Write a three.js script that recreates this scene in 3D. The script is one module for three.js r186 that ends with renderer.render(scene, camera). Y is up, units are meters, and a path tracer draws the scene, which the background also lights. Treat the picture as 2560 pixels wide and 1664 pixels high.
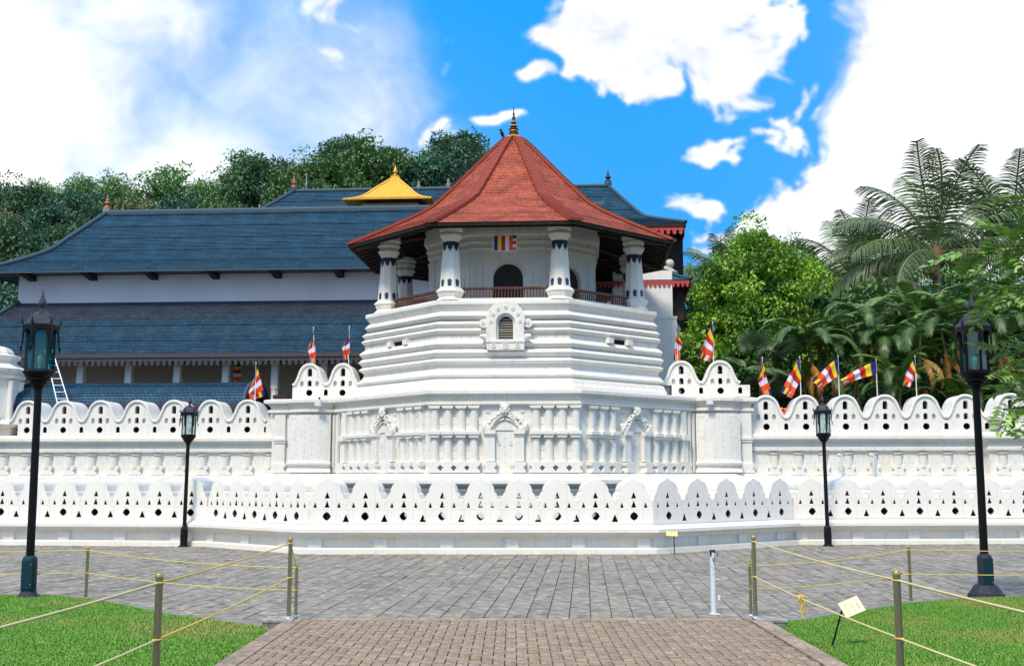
import * as THREE from 'three';
import { mergeGeometries } from 'three/addons/utils/BufferGeometryUtils.js';
import { ImprovedNoise } from 'three/addons/math/ImprovedNoise.js';

// ---------- camera, sky, sun, exposure ----------
const scene = new THREE.Scene();
const camera = new THREE.PerspectiveCamera(33.66, 2560 / 1664, 0.3, 900);
camera.position.set(0, 1.75, 0);
camera.rotation.set(THREE.MathUtils.degToRad(7.41), 0, 0);

const renderer = new THREE.WebGLRenderer({ antialias: true });
renderer.toneMapping = THREE.LinearToneMapping;
renderer.toneMappingExposure = 1.62;
renderer.shadowMap.enabled = true;

const sun = new THREE.DirectionalLight(new THREE.Color().setRGB(1.0, 0.90, 0.74), 2.2);
sun.position.set(-22, 75, 12);
sun.target.position.set(0, 4, -38);
sun.castShadow = true;
sun.shadow.radius = 26;
sun.shadow.mapSize.set(2048, 2048);
Object.assign(sun.shadow.camera, { left: -60, right: 60, top: 60, bottom: -60, near: 1, far: 220 });
scene.add(sun, sun.target);

// ---------- small tools ----------
const D2R = Math.PI / 180;
function rng(seed) { let a = seed >>> 0; return () => { a = (a + 0x6D2B79F5) | 0; let t = Math.imul(a ^ (a >>> 15), 1 | a); t = (t + Math.imul(t ^ (t >>> 7), 61 | t)) ^ t; return ((t ^ (t >>> 14)) >>> 0) / 4294967296; }; }
const perlin = new ImprovedNoise();
function fbm(x, y, z, oct = 4) { let s = 0, a = 0.5, f = 1; for (let i = 0; i < oct; i++) { s += a * perlin.noise(x * f, y * f, z * f); f *= 2.03; a *= 0.5; } return s; }
const clamp = (v, a = 0, b = 1) => Math.min(b, Math.max(a, v));
const sstep = (a, b, v) => { const t = clamp((v - a) / (b - a)); return t * t * (3 - 2 * t); };
const lerp = (a, b, t) => a + (b - a) * t;
const V = (x, y, z) => new THREE.Vector3(x, y, z);

// A float sky: blue air, one bank of cloud to the left, broken and heaped cloud to the right, scattered cloud all round.
const CLOUDS = [ // azimuth, elevation, half width, half height (degrees), weight, roughness of the outline
  [-28, 17, 12, 14, 1.3, 0.2], [-19.5, 22.5, 7, 5, 0.85, 0.3], [-23, 11, 12, 6, 1.15, 0.2], [-17, 15, 8, 7, 0.8, 0.16], [-13, 20, 10, 7, 0.5, 0.12], [-10, 15, 9, 7, 0.32, 0.1],
  [-8.7, 22.7, 1.7, 1.6, 0.8, 0.9], [-9.3, 20.9, 1.3, 1.3, 0.7, 0.9], [-4.4, 17.3, 1.2, 1.0, 0.32, 0.7], [-0.8, 17.9, 0.8, 0.5, 0.25, 0.7], [1.6, 20.9, 0.8, 0.45, 0.75, 0.7], [-3.2, 21.3, 1.2, 0.8, 0.18, 0.7],
  [8.7, 24.2, 6.6, 3.3, 1.2, 0.62], [6.3, 21.5, 3.5, 2.0, 1.0, 0.75], [11.3, 21.4, 3.8, 2.6, 1.0, 0.8], [7.6, 19.8, 2.0, 1.2, 0.8, 0.9], [5, 22.8, 3.2, 2.2, 1.0, 0.7],
  [24.2, 18.8, 7.3, 8.5, 1.5, 0.3], [21.3, 13.4, 6.6, 4.8, 1.3, 0.45], [17.0, 12.4, 4.4, 3.2, 1.05, 0.6], [13.6, 11.6, 3.4, 1.9, 0.85, 0.9], [13.6, 22.6, 2.6, 1.8, 0.75, 0.9], [10.4, 17.0, 1.4, 0.8, 0.65, 1.0], [14.0, 18.6, 1.6, 1.6, 0.4, 1.0], [9.6, 13.7, 1.1, 0.9, 0.65, 1.0],
];
function skyTexture(W = 4096, H = 2048) {
  const data = new Float32Array(W * H * 4);
  for (let j = 0; j < H; j++) {
    const el = ((j + 0.5) / H - 0.5) * 180;
    const up = clamp(el / 90);
    for (let i = 0; i < W; i++) {
      let az = ((i + 0.5) / W - 0.5) * 360 + 90; // u = 0.5 looks along +x; -z (ahead) has azimuth 0
      if (az > 180) az -= 360;
      const o = (j * W + i) * 4;
      if (el <= -1) { data[o] = 0.4; data[o + 1] = 0.41; data[o + 2] = 0.43; data[o + 3] = 1; continue; }
      // air: deep azure above, paler towards the horizon
      const h = Math.exp(-Math.max(0, el) / 9);
      let r = lerp(0.002, 0.06, h), g = lerp(0.232, 0.33, h), b = lerp(0.615, 0.62, h);
      const pale = Math.exp(-Math.pow((az + 22) / 17, 2)) * sstep(30, 5, el) * 0.9 + Math.exp(-Math.pow((az - 26) / 14, 2)) * 0.2;
      r = lerp(r, 0.30, pale * 0.85); g = lerp(g, 0.43, pale * 0.8); b = lerp(b, 0.64, pale * 0.75);
      const ca = Math.cos(az * D2R), sa = Math.sin(az * D2R), ce = Math.cos(el * D2R), se = Math.sin(el * D2R);
      const x = sa * ce, y = se, z = ca * ce;
      const inView = Math.abs(az) < 48 && el < 36;
      let dens = 0, soft = 0.4;
      const wx = inView ? fbm(x * 9 + 5, y * 11, z * 9, 3) * 0.06 : 0, wy = inView ? fbm(x * 9 - 7, y * 11 + 4, z * 9, 3) * 0.05 : 0;
      const n1 = fbm(x * 7 + 3, y * 10, z * 7, inView ? 6 : 3), n2 = inView ? fbm((x + wx) * 24, (y + wy) * 30 + 9, z * 24, 6) : 0, n3 = inView ? fbm((x + wx) * 85, (y + wy) * 95 + 3, z * 85, 4) : 0;
      if (inView) {
        for (const [caz, cel, hw, hh, w, rough] of CLOUDS) {
          const dx = (az + wx * 60 - caz) / hw, dy = (el + wy * 60 - cel) / hh, d2 = dx * dx + dy * dy;
          if (d2 > 3) continue;
          const e = w * (1.12 - Math.sqrt(d2)) + rough * (n1 * 0.5 + (n2 * 1.0 + n3 * 0.42) * lerp(1, 0.25, sstep(-6, -13, caz) * (hw > 3 ? 1 : 0)));
          if (e > dens) dens = e;
        }
      }
      // away from the mapped banks the same broken cloud goes on all round
      const away = Math.max(sstep(30, 44, Math.abs(az)), sstep(25, 33, el));
      if (away > 0) { const g0 = fbm(x * 2.1 + 11, y * 3.2 + 2, z * 2.1, 4) * 1.5 + n1 * 0.4 + 0.22; dens = lerp(dens, Math.max(dens * (1 - away), g0), away); }
      const left = sstep(-4, -16, az) * (1 - away * 0.6);
      const a = sstep(lerp(0.02, -0.05, left), lerp(0.34, 1.1, left), dens);
      const shade = clamp(0.52 + n1 * 0.8 + n2 * 0.6 + n3 * 0.3 + (dens - 0.6) * 0.35);
      const cr = lerp(0.47, 0.86, shade), cg = lerp(0.51, 0.86, shade), cb = lerp(0.58, 0.86, shade);
      data[o] = lerp(r, cr, a); data[o + 1] = lerp(g, cg, a); data[o + 2] = lerp(b, cb, a); data[o + 3] = 1;
    }
  }
  const t = new THREE.DataTexture(data, W, H, THREE.RGBAFormat, THREE.FloatType);
  t.mapping = THREE.EquirectangularReflectionMapping; t.magFilter = THREE.LinearFilter; t.needsUpdate = true;
  return t;
}
const sky = skyTexture();
scene.background = sky;
scene.environment = sky;

// ---------- names and tags ----------
const used = {};
function numbered(n) { const k = (used[n] = (used[n] ?? -1) + 1); return k ? `${n}_${String(k).padStart(3, '0')}` : n; }
function tag(o, label, category, group) { o.userData.label = label; o.userData.category = category; if (group) o.userData.group = group; return o; }
function thing(name, label, category, pos = [0, 0, 0], turn = 0, group) {
  const o = new THREE.Group(); o.name = numbered(name); o.position.set(...pos); o.rotation.y = turn; scene.add(o);
  return tag(o, label, category, group);
}
function mesh(name, geo, mat, parent = scene) {
  const g = Array.isArray(geo) ? join(geo) : geo;
  const m = new THREE.Mesh(g, mat); m.name = parent === scene ? numbered(name) : name; m.castShadow = m.receiveShadow = true; parent.add(m); return m;
}
function part(parent, name, geo, mat, pos, turn) { const m = mesh(name, geo, mat, parent); if (pos) m.position.set(...pos); if (turn) m.rotation.y = turn; return m; }
function node(parent, name, pos, turn) { const g = new THREE.Group(); g.name = name; parent.add(g); if (pos) g.position.set(...pos); if (turn) g.rotation.y = turn; return g; }
function stuff(o) { o.userData.kind = 'stuff'; return o; }
function struct(name, geo, mat) { const m = mesh(name, geo, mat); m.userData.kind = 'structure'; return m; }
const ORD = ['first', 'second', 'third', 'fourth', 'fifth', 'sixth', 'seventh', 'eighth', 'ninth', 'tenth', 'eleventh', 'twelfth', 'thirteenth', 'fourteenth', 'fifteenth', 'sixteenth', 'seventeenth', 'eighteenth', 'nineteenth', 'twentieth'];

// ---------- geometry tools ----------
function plain(g) { // only position, normal, uv (and colour), not indexed
  const n = g.index ? g.toNonIndexed() : g;
  if (!n.attributes.uv) n.setAttribute('uv', new THREE.Float32BufferAttribute(new Float32Array(n.attributes.position.count * 2), 2));
  for (const k of Object.keys(n.attributes)) if (!['position', 'normal', 'uv', 'color'].includes(k)) n.deleteAttribute(k);
  return n;
}
function join(list) { const l = list.filter(Boolean).map(plain); return l.length === 1 ? l[0] : mergeGeometries(l, false); }
class MB { // collects quads and triangles with flat normals and uv in metres
  constructor() { this.p = []; this.u = []; this.c = null; }
  tri(a, b, c, ua, ub, uc) { this.p.push(...a, ...b, ...c); this.u.push(...(ua || [a[0] + a[2], a[1]]), ...(ub || [b[0] + b[2], b[1]]), ...(uc || [c[0] + c[2], c[1]])); }
  quad(a, b, c, d, ua, ub, uc, ud) { this.tri(a, b, c, ua, ub, uc); this.tri(a, c, d, ua, uc, ud); }
  geo() { const g = new THREE.BufferGeometry(); g.setAttribute('position', new THREE.Float32BufferAttribute(this.p, 3)); g.setAttribute('uv', new THREE.Float32BufferAttribute(this.u, 2)); g.computeVertexNormals(); return g; }
}
// path: [[x, z], ...] seen from above; profile: [[offset, y], ...] from bottom to top; the outside lies to the right of travel when z points at the viewer
function offsetPath(path, off, closed) {
  const n = path.length, out = [];
  for (let i = 0; i < n; i++) {
    const p = path[i], a = closed || i > 0 ? path[(i - 1 + n) % n] : null, b = closed || i < n - 1 ? path[(i + 1) % n] : null;
    const nr = (s, e) => { const dx = e[0] - s[0], dz = e[1] - s[1], l = Math.hypot(dx, dz); return [-dz / l, dx / l]; };
    const n1 = a ? nr(a, p) : nr(p, b), n2 = b ? nr(p, b) : n1;
    let mx = n1[0] + n2[0], mz = n1[1] + n2[1]; const l2 = mx * mx + mz * mz, k = 2 / l2;
    out.push([p[0] + mx * k * off, p[1] + mz * k * off]);
  }
  return out;
}
function sweep(path, prof, { closed = false, ends = true } = {}) {
  const b = new MB(), n = path.length, rows = prof.map(([o]) => offsetPath(path, o, closed));
  const seg = closed ? n : n - 1; let s = 0;
  for (let i = 0; i < seg; i++) {
    const j = (i + 1) % n, len = Math.hypot(path[j][0] - path[i][0], path[j][1] - path[i][1]);
    let t = 0;
    for (let k = 0; k + 1 < prof.length; k++) {
      const dl = Math.hypot(prof[k + 1][0] - prof[k][0], prof[k + 1][1] - prof[k][1]);
      const A = rows[k], B = rows[k + 1], y0 = prof[k][1], y1 = prof[k + 1][1];
      b.quad([A[i][0], y0, A[i][1]], [A[j][0], y0, A[j][1]], [B[j][0], y1, B[j][1]], [B[i][0], y1, B[i][1]], [s, t], [s + len, t], [s + len, t + dl], [s, t + dl]);
      t += dl;
    }
    s += len;
  }
  if (!closed && ends) for (const i of [0, n - 1]) { // flat end caps, fanned from a point inside
    const pts = prof.map(([, y], k) => [rows[k][i][0], y, rows[k][i][1]]);
    const c = [path[i][0], prof[0][1], path[i][1]];
    for (let k = 0; k + 1 < pts.length; k++) i ? b.tri(c, pts[k], pts[k + 1]) : b.tri(c, pts[k + 1], pts[k]);
  }
  return b.geo();
}
// mirror-like check is not needed: the path tracer draws both sides of a face
const ngon = (r, n = 8, a0 = 22.5, cx = 0, cz = 0) => Array.from({ length: n }, (_, i) => { const a = (a0 - i * 360 / n) * D2R; return [cx + r * Math.sin(a), cz + r * Math.cos(a)]; }).reverse();
function box(w, h, d, x = 0, y = 0, z = 0, turn = 0) { const g = new THREE.BoxGeometry(w, h, d); const u = g.attributes.uv, p = g.attributes.position, nn = g.attributes.normal; for (let i = 0; i < u.count; i++) { const ax = Math.abs(nn.getX(i)) > 0.5 ? [p.getZ(i), p.getY(i)] : Math.abs(nn.getY(i)) > 0.5 ? [p.getX(i), p.getZ(i)] : [p.getX(i), p.getY(i)]; u.setXY(i, ax[0] + x, ax[1] + y); } if (turn) g.rotateY(turn); g.translate(x, y, z); return g; }
function lathe(pts, seg = 16, x = 0, y = 0, z = 0) { const g = new THREE.LatheGeometry(pts.map(([r, yy]) => new THREE.Vector2(Math.max(r, 1e-4), yy)), seg); g.translate(x, y, z); return g; }
function flatLathe(pts, seg = 8, a0 = 22.5) { return sweep(ngon(1, seg, a0), pts.map(([r, y]) => [(r - 1) * Math.cos(Math.PI / seg), y]), { closed: true }); }
function tube(pts, r, seg = 6, n) { const c = new THREE.CatmullRomCurve3(pts.map(p => V(...p)), false, 'catmullrom', 0.5); return new THREE.TubeGeometry(c, n || pts.length * 4, r, seg, false); }
function bar(a, b, r0, r1 = r0, seg = 8) { const A = V(...a), B = V(...b), d = B.clone().sub(A), g = new THREE.CylinderGeometry(r1, r0, d.length(), seg, 1); g.applyQuaternion(new THREE.Quaternion().setFromUnitVectors(V(0, 1, 0), d.clone().normalize())); g.translate((A.x + B.x) / 2, (A.y + B.y) / 2, (A.z + B.z) / 2); return g; }
function extr(pts, holes, depth, { bevel = 0, curve = 6 } = {}) { // outline in x, y; extruded from z = -depth to 0
  const s = new THREE.Shape(pts.map(([x, y]) => new THREE.Vector2(x, y)));
  for (const h of holes || []) s.holes.push(new THREE.Path(h.map(([x, y]) => new THREE.Vector2(x, y))));
  const g = new THREE.ExtrudeGeometry(s, { depth: depth - bevel * 2, bevelEnabled: bevel > 0, bevelThickness: bevel, bevelSize: bevel, bevelOffset: -bevel, bevelSegments: 1, curveSegments: curve });
  g.translate(0, 0, -depth + bevel); return g;
}
function put(g, x, y, z, turn = 0) { const c = g.clone(); if (turn) c.rotateY(turn); c.translate(x, y, z); return c; }
const arch = (cx, y0, w, h, n = 7) => { const r = w / 2, o = [[cx - r, y0], [cx + r, y0]]; for (let i = 0; i <= n; i++) { const a = i / n * Math.PI; o.push([cx + r * Math.cos(a), y0 + h - r + r * Math.sin(a)]); } return o; };
const ring = (cx, cy, r, n = 8, a0 = 0) => Array.from({ length: n }, (_, i) => [cx + r * Math.cos(a0 + i / n * 2 * Math.PI), cy + r * Math.sin(a0 + i / n * 2 * Math.PI)]);

// ---------- procedural textures ----------
function tex(W, H, fn, srgb = false) {
  const d = new Uint8Array(W * H * 4);
  for (let j = 0; j < H; j++) for (let i = 0; i < W; i++) { const c = fn(i / W, j / H, i, j), o = (j * W + i) * 4; if (typeof c === 'number') d[o] = d[o + 1] = d[o + 2] = clamp(c) * 255; else { d[o] = clamp(c[0]) * 255; d[o + 1] = clamp(c[1]) * 255; d[o + 2] = clamp(c[2]) * 255; } d[o + 3] = 255; }
  const t = new THREE.DataTexture(d, W, H, THREE.RGBAFormat); t.wrapS = t.wrapT = THREE.RepeatWrapping; t.magFilter = THREE.LinearFilter; t.minFilter = THREE.LinearMipmapLinearFilter; t.generateMipmaps = true; if (srgb) t.colorSpace = THREE.SRGBColorSpace; t.needsUpdate = true; return t;
}
// noise that tiles over the unit square
function tn(u, v, f, seed = 0, oct = 4) { const a = u * 2 * Math.PI, b = v * 2 * Math.PI; let s = 0, k = 0.5, q = f / 6.2832; for (let o = 0; o < oct; o++) { s += k * (perlin.noise(Math.cos(a) * q + seed, Math.sin(a) * q + Math.cos(b) * q * 0.73, Math.sin(b) * q + seed * 1.7) ); k *= 0.5; q *= 2.1; } return s; }
function rep(t, x, y) { const c = t.clone(); c.repeat.set(x, y); c.needsUpdate = true; return c; }
// ---------- materials ----------
const col = (r, g, b) => new THREE.Color().setRGB(r, g, b);
function std(c, rough = 0.8, extra = {}) { return new THREE.MeshStandardMaterial({ color: col(...c), roughness: rough, ...extra }); }
const grainT = tex(512, 512, (u, v) => 0.5 + tn(u, v, 90, 3, 3) * 0.8);
const limeT = tex(1024, 1024, (u, v) => { const a = tn(u, v, 7, 1, 5), b = tn(u, v, 60, 5, 3), c = tn(u, v, 3, 9, 3), st = perlin.noise(u * 46, v * 5, 2) * 0.6 + perlin.noise(u * 120, v * 9, 7) * 0.4; const w = 0.955 + a * 0.05 + b * 0.03 - sstep(0.12, 0.6, st + c * 0.4) * 0.07, y = sstep(0.05, 0.4, c) * 0.04; return [w, w - y * 0.35 - 0.004, w - y - 0.016]; }, true);
const wallT = tex(512, 512, (u, v) => { const w = 0.95 + tn(u, v, 5, 3, 5) * 0.1 + tn(u, v, 40, 6, 2) * 0.02; return [w, w, w]; }, true);
const M = {};
const lime = (c, s = 0.25) => std(c, 0.86, { map: rep(limeT, s, s), bumpMap: rep(grainT, 0.7, 0.7), bumpScale: 0.0018 });
M.white = lime([0.90, 0.885, 0.845]);
M.whiteB = lime([0.90, 0.885, 0.855], 0.17);
M.white2 = lime([0.885, 0.87, 0.825], 0.31);
M.bluewhite = std([0.80, 0.79, 0.84], 0.88, { map: rep(wallT, 0.07, 0.07) });
M.holeShade = std([0.085, 0.075, 0.062], 0.95, { map: rep(limeT, 0.5, 0.5) });  // shade of the deep openings, put into the colour of their inner sides
M.holeShadePale = std([0.27, 0.25, 0.22], 0.95, { map: rep(limeT, 0.5, 0.5) });  // lighter painted shade for the inner sides of the scalloped merlon windows
M.cream = std([0.62, 0.58, 0.50], 0.85, { map: rep(limeT, 0.2, 0.2) });
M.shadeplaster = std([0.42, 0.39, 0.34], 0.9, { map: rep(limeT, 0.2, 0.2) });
M.dark = std([0.012, 0.011, 0.011], 0.8);
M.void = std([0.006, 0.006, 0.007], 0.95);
const woodT = tex(512, 512, (u, v) => { const n = tn(u * 1, v * 0.06, 26, 4, 4), f = tn(u, v, 6, 2, 3); const w = 0.66 + n * 0.5 + f * 0.25; return [w, w * 0.96, w * 0.92]; }, true);
M.darkwood = std([0.045, 0.027, 0.018], 0.75, { map: woodT });
M.brownwood = std([0.15, 0.075, 0.04], 0.65, { map: woodT });
M.redwood = std([0.34, 0.13, 0.055], 0.45, { map: woodT });
M.doorwood = std([0.022, 0.012, 0.012], 0.6, { map: woodT });
M.navy = std([0.010, 0.018, 0.030], 0.55);
M.navyblue = std([0.012, 0.04, 0.09], 0.5);
M.redpaint = std([0.48, 0.055, 0.045], 0.6);
M.gold = std([0.93, 0.53, 0.06], 0.5, { metalness: 0.15 });
M.goldtrim = std([0.72, 0.36, 0.05], 0.35, { metalness: 0.5 });
M.brass = std([0.62, 0.44, 0.14], 0.32, { metalness: 0.9 });
M.bronze = std([0.035, 0.02, 0.018], 0.45);
M.copper = std([0.40, 0.17, 0.08], 0.45, { metalness: 0.4 });
M.bulb = std([0.38, 0.37, 0.35], 0.5);
// tiles: a fish-scale print of edges and wear; the courses themselves are stepped geometry
const scaleT = tex(1024, 1024, (u, v) => {
  const N = 20, R = 20, row = Math.floor(v * R), fv = v * R - row; let fu = u * N + (row % 2) * 0.5; const k = Math.floor(fu); fu -= k;
  const hsh = Math.abs(Math.sin(((k + 40) % N) * 12.9 + row * 78.2) * 43758.5) % 1;
  const e = Math.abs(fu - 0.5) * 2, edge = sstep(0.72, 1.0, e) * 0.55 + sstep(0.35, 0.0, fv - 0.18 * (1 - e)) * 0.35;
  const w = 0.74 + hsh * 0.26 - edge * 0.62 + tn(u, v, 30, 2, 3) * 0.25;
  return [w, w, w * 1.02];
}, true);
const sl = (c, o) => new THREE.MeshPhysicalMaterial({ color: col(...c), roughness: 0.6, specularIntensity: 0.55, ...o });
const slateWear = (seed, tint) => tex(1024, 1024, (u, v) => {
  const N = 20, R = 20, row = Math.floor(v * R), fv = v * R - row; let fu = u * N + (row % 2) * 0.5; const k = Math.floor(fu); fu -= k;
  const hsh = Math.abs(Math.sin(((k + 40) % N) * 12.9 + row * 78.2 + seed) * 43758.5) % 1;
  const e = Math.abs(fu - 0.5) * 2, edge = sstep(0.66, 1.0, e) * 0.5 + sstep(0.42, 0.0, fv - 0.2 * (1 - e)) * 0.35;
  const spot = sstep(0.26, 0.36, tn(u, v, 170, seed + 3, 2)) * 0.9;
  const big = tn(u, v, 5, seed, 4);
  const w = 0.80 + hsh * 0.14 - edge * 0.6 + big * 0.22;
  return [clamp(w * tint[0] + spot), clamp(w * tint[1] + spot), clamp(w * tint[2] + spot)];
}, true);
M.slate = sl([0.040, 0.135, 0.22], { map: rep(slateWear(1, [0.92, 0.98, 1.0]), 0.26, 0.26), bumpMap: rep(scaleT, 0.26, 0.26), bumpScale: 0.02 });
M.slateLow = sl([0.048, 0.135, 0.205], { map: rep(slateWear(7, [0.98, 0.97, 1.0]), 0.26, 0.26), bumpMap: rep(scaleT, 0.26, 0.26), bumpScale: 0.02 });
M.slateRed = sl([0.066, 0.098, 0.148], { map: rep(slateWear(11, [1.0, 0.97, 0.98]), 0.26, 0.26), bumpMap: rep(scaleT, 0.26, 0.26), bumpScale: 0.02 });
M.slateEdge = std([0.035, 0.075, 0.115], 0.6, { map: rep(limeT, 0.6, 0.6) });
const redT = tex(1024, 1024, (u, v) => { const k = Math.floor(u * 40), row = Math.floor(v * 40), hsh = Math.abs(Math.sin(k * 12.9 + row * 78.2) * 43758.5) % 1, e = Math.abs(u * 40 - k - 0.5) * 2; const w = 0.78 + hsh * 0.22 - sstep(0.8, 1, e) * 0.25 + tn(u, v, 6, 4, 4) * 0.35 + tn(u, v, 70, 6, 2) * 0.2; return [w, w * 0.97, w * 0.95]; }, true);
M.redtile = std([0.56, 0.132, 0.074], 0.72, { map: rep(redT, 0.25, 0.25), bumpMap: rep(grainT, 1, 1), bumpScale: 0.01 });
M.redridge = std([0.42, 0.082, 0.05], 0.72, { map: rep(redT, 0.25, 0.25) });
// ground
const stoneT = tex(1024, 1024, (u, v) => { const s = tn(u * 0.9, v, 14, 2, 4), st = tn(u, v, 8, 8, 2), str = perlin.noise(u * 9, v * 120, 1) * 0.5 + perlin.noise(u * 16, v * 260, 4) * 0.4, pit = sstep(0.3, 0.5, tn(u, v, 120, 3, 2)); const w = 0.72 + s * 0.42 + str * 0.16 + st * 0.25 - pit * 0.2; return [w * 1.0, w * 0.985, w * 0.97]; }, true);
const stoneMat = (c) => std(c, 0.82, { map: rep(stoneT, 0.55, 0.55), bumpMap: rep(stoneT, 0.55, 0.55), bumpScale: 0.012 });
M.stones = [[0.57, 0.53, 0.455], [0.605, 0.565, 0.49], [0.52, 0.485, 0.42], [0.625, 0.565, 0.47], [0.55, 0.51, 0.44]].map(stoneMat);
M.stonesVar = std([1, 1, 1], 0.82, { vertexColors: true, map: rep(stoneT, 0.55, 0.55), bumpMap: rep(stoneT, 0.55, 0.55), bumpScale: 0.012 });
M.joint = std([0.10, 0.092, 0.082], 0.95);
const brickT = tex(512, 512, (u, v) => { const w = 0.82 + tn(u, v, 40, 2, 4) * 0.4 + tn(u, v, 6, 5, 3) * 0.25; return [w, w * 0.985, w * 0.97]; }, true);
const brickMat = (c) => std(c, 0.85, { map: rep(brickT, 0.9, 0.9), bumpMap: rep(grainT, 2.2, 2.2), bumpScale: 0.004 });
M.bricks = [[0.55, 0.41, 0.295], [0.58, 0.435, 0.31], [0.52, 0.385, 0.28], [0.56, 0.415, 0.29], [0.59, 0.48, 0.37]].map(brickMat);
M.brickVar = std([1, 1, 1], 0.85, { vertexColors: true, map: rep(brickT, 0.9, 0.9), bumpMap: rep(grainT, 2.2, 2.2), bumpScale: 0.004 });
M.kerbBrown = std([0.56, 0.43, 0.32], 0.88, { map: rep(brickT, 0.6, 0.6) });
M.concrete = std([0.50, 0.50, 0.485], 0.85, { map: rep(stoneT, 0.8, 0.8), bumpMap: rep(grainT, 1.5, 1.5), bumpScale: 0.006 });
M.concreteBlue = std([0.40, 0.50, 0.56], 0.7, { map: rep(stoneT, 0.8, 0.8) });
M.soil = std([0.055, 0.075, 0.022], 0.95, { map: rep(brickT, 0.8, 0.8) });
M.earth = std([0.05, 0.055, 0.03], 0.95);
M.grass = new THREE.MeshPhysicalMaterial({ color: col(1, 1, 1), roughness: 0.6 });
// metal, rope, glass
M.lampBlack = new THREE.MeshPhysicalMaterial({ color: col(0.004, 0.004, 0.005), roughness: 0.5, specularIntensity: 0.4, bumpMap: rep(grainT, 3, 3), bumpScale: 0.002 });
M.lampHood = std([0.02, 0.02, 0.036], 0.45, { bumpMap: rep(grainT, 3, 3), bumpScale: 0.003 });
M.lampGreen = new THREE.MeshPhysicalMaterial({ color: col(0.005, 0.036, 0.05), roughness: 0.45, specularIntensity: 0.5, bumpMap: rep(grainT, 3, 3), bumpScale: 0.002 });
M.glassGreen = new THREE.MeshPhysicalMaterial({ color: col(0.36, 0.72, 0.74), roughness: 0.06, transmission: 1, thickness: 0, ior: 1.5 });
M.glassClear = new THREE.MeshPhysicalMaterial({ color: col(0.86, 0.93, 0.9), roughness: 0.25, transmission: 0.85, thickness: 0, ior: 1.5 });
M.bulbWhite = std([0.75, 0.73, 0.66], 0.3);
M.steel = std([0.34, 0.30, 0.17], 0.3, { metalness: 0.85, bumpMap: rep(grainT, 2, 2), bumpScale: 0.001 });
M.rope = std([0.72, 0.55, 0.12], 0.7);
M.ropePale = std([0.74, 0.64, 0.30], 0.7);
M.ropeYellow = std([0.80, 0.52, 0.03], 0.6);
M.chip = std([1, 1, 1], 0.6, { map: tex(256, 512, (u, v) => { const n = tn(u, v, 9, 4, 4), m = sstep(0.07, 0.1, n) * sstep(0.5, 0.72, v); return m > 0.5 ? [0.10, 0.10, 0.12] : [0.80, 0.85, 0.88]; }, true) });
M.pole = std([0.72, 0.74, 0.76], 0.4);
M.pvc = std([0.70, 0.75, 0.78], 0.4);
M.alu = std([0.62, 0.66, 0.70], 0.35, { metalness: 0.8 });
M.water = std([0.03, 0.045, 0.035], 0.12);
// ---------- ground, pavement, path, lawns ----------
const PH = 3.8 * D2R, OX = 0.03, OZ = -44; // the temple's own frame: u to the right, v towards the viewer, turned a little to the left
const W3 = (u, y, v) => [OX + u * Math.cos(PH) - v * Math.sin(PH), y, OZ + u * Math.sin(PH) + v * Math.cos(PH)];
const TURN = -PH;
const toUV = (x, z) => { const a = x - OX, b = z - OZ; return [a * Math.cos(PH) + b * Math.sin(PH), -a * Math.sin(PH) + b * Math.cos(PH)]; };

// hills: ground height in the temple's frame
function hillY(u, v) {
  let y = -1.7;
  if (v < 1) y = lerp(-1.7, 2.4, sstep(1, -0.5, v));
  const d = -v - 26;
  if (d > 0) {
    const left = sstep(1, -10, u), right = sstep(4, 18, u);
    const ridge = left * (30.5 - 5.5 * sstep(-24, -44, u) + 1.2 * Math.sin(u * 0.17 + 1)) + right * 18 * sstep(0, 30, d);
    y += ridge * sstep(0, 62, d) + fbm(u * 0.03, v * 0.03, 2, 3) * 4 * sstep(0, 40, d);
  }
  if (v > 1) y = -1.7;
  return y;
}
{
  const b = new THREE.PlaneGeometry(1, 1, 150, 150), p = b.attributes.position;
  for (let i = 0; i < p.count; i++) {
    const a = p.getX(i) * 2, c = p.getY(i) + 0.5; // spread: dense near, coarse far
    const v = 18 - Math.pow(c, 1.7) * 700, u = Math.sign(a) * Math.pow(Math.abs(a), 1.6) * 420;
    const [x, y, z] = W3(u, hillY(u, v), v); p.setXYZ(i, x, y, z);
  }
  b.computeVertexNormals();
  struct('hillside_terrain', b, M.earth);
}
// wide ground the street stands on, out to the horizon on the viewer's side
{
  const s = new THREE.Shape([[-400, 400], [400, 400], [400, 29.4], [7.4, 28.6], [3.3, 25.6], [-4.7, 25.6], [-7.75, 28.2], [-400, 29.4]].map(([x, z]) => new THREE.Vector2(x, z === 400 ? -300 : z)));
  const g = new THREE.ShapeGeometry(s); g.rotateX(-Math.PI / 2); g.translate(0, -0.09, 0);
  struct('street_ground', g, M.earth);
}
{ const g = new THREE.PlaneGeometry(120, 40); g.rotateX(-Math.PI / 2); const [x, , z] = W3(0, 0, 12); g.translate(x, -1.45, z); struct('moat_water', g, M.water); }

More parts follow.
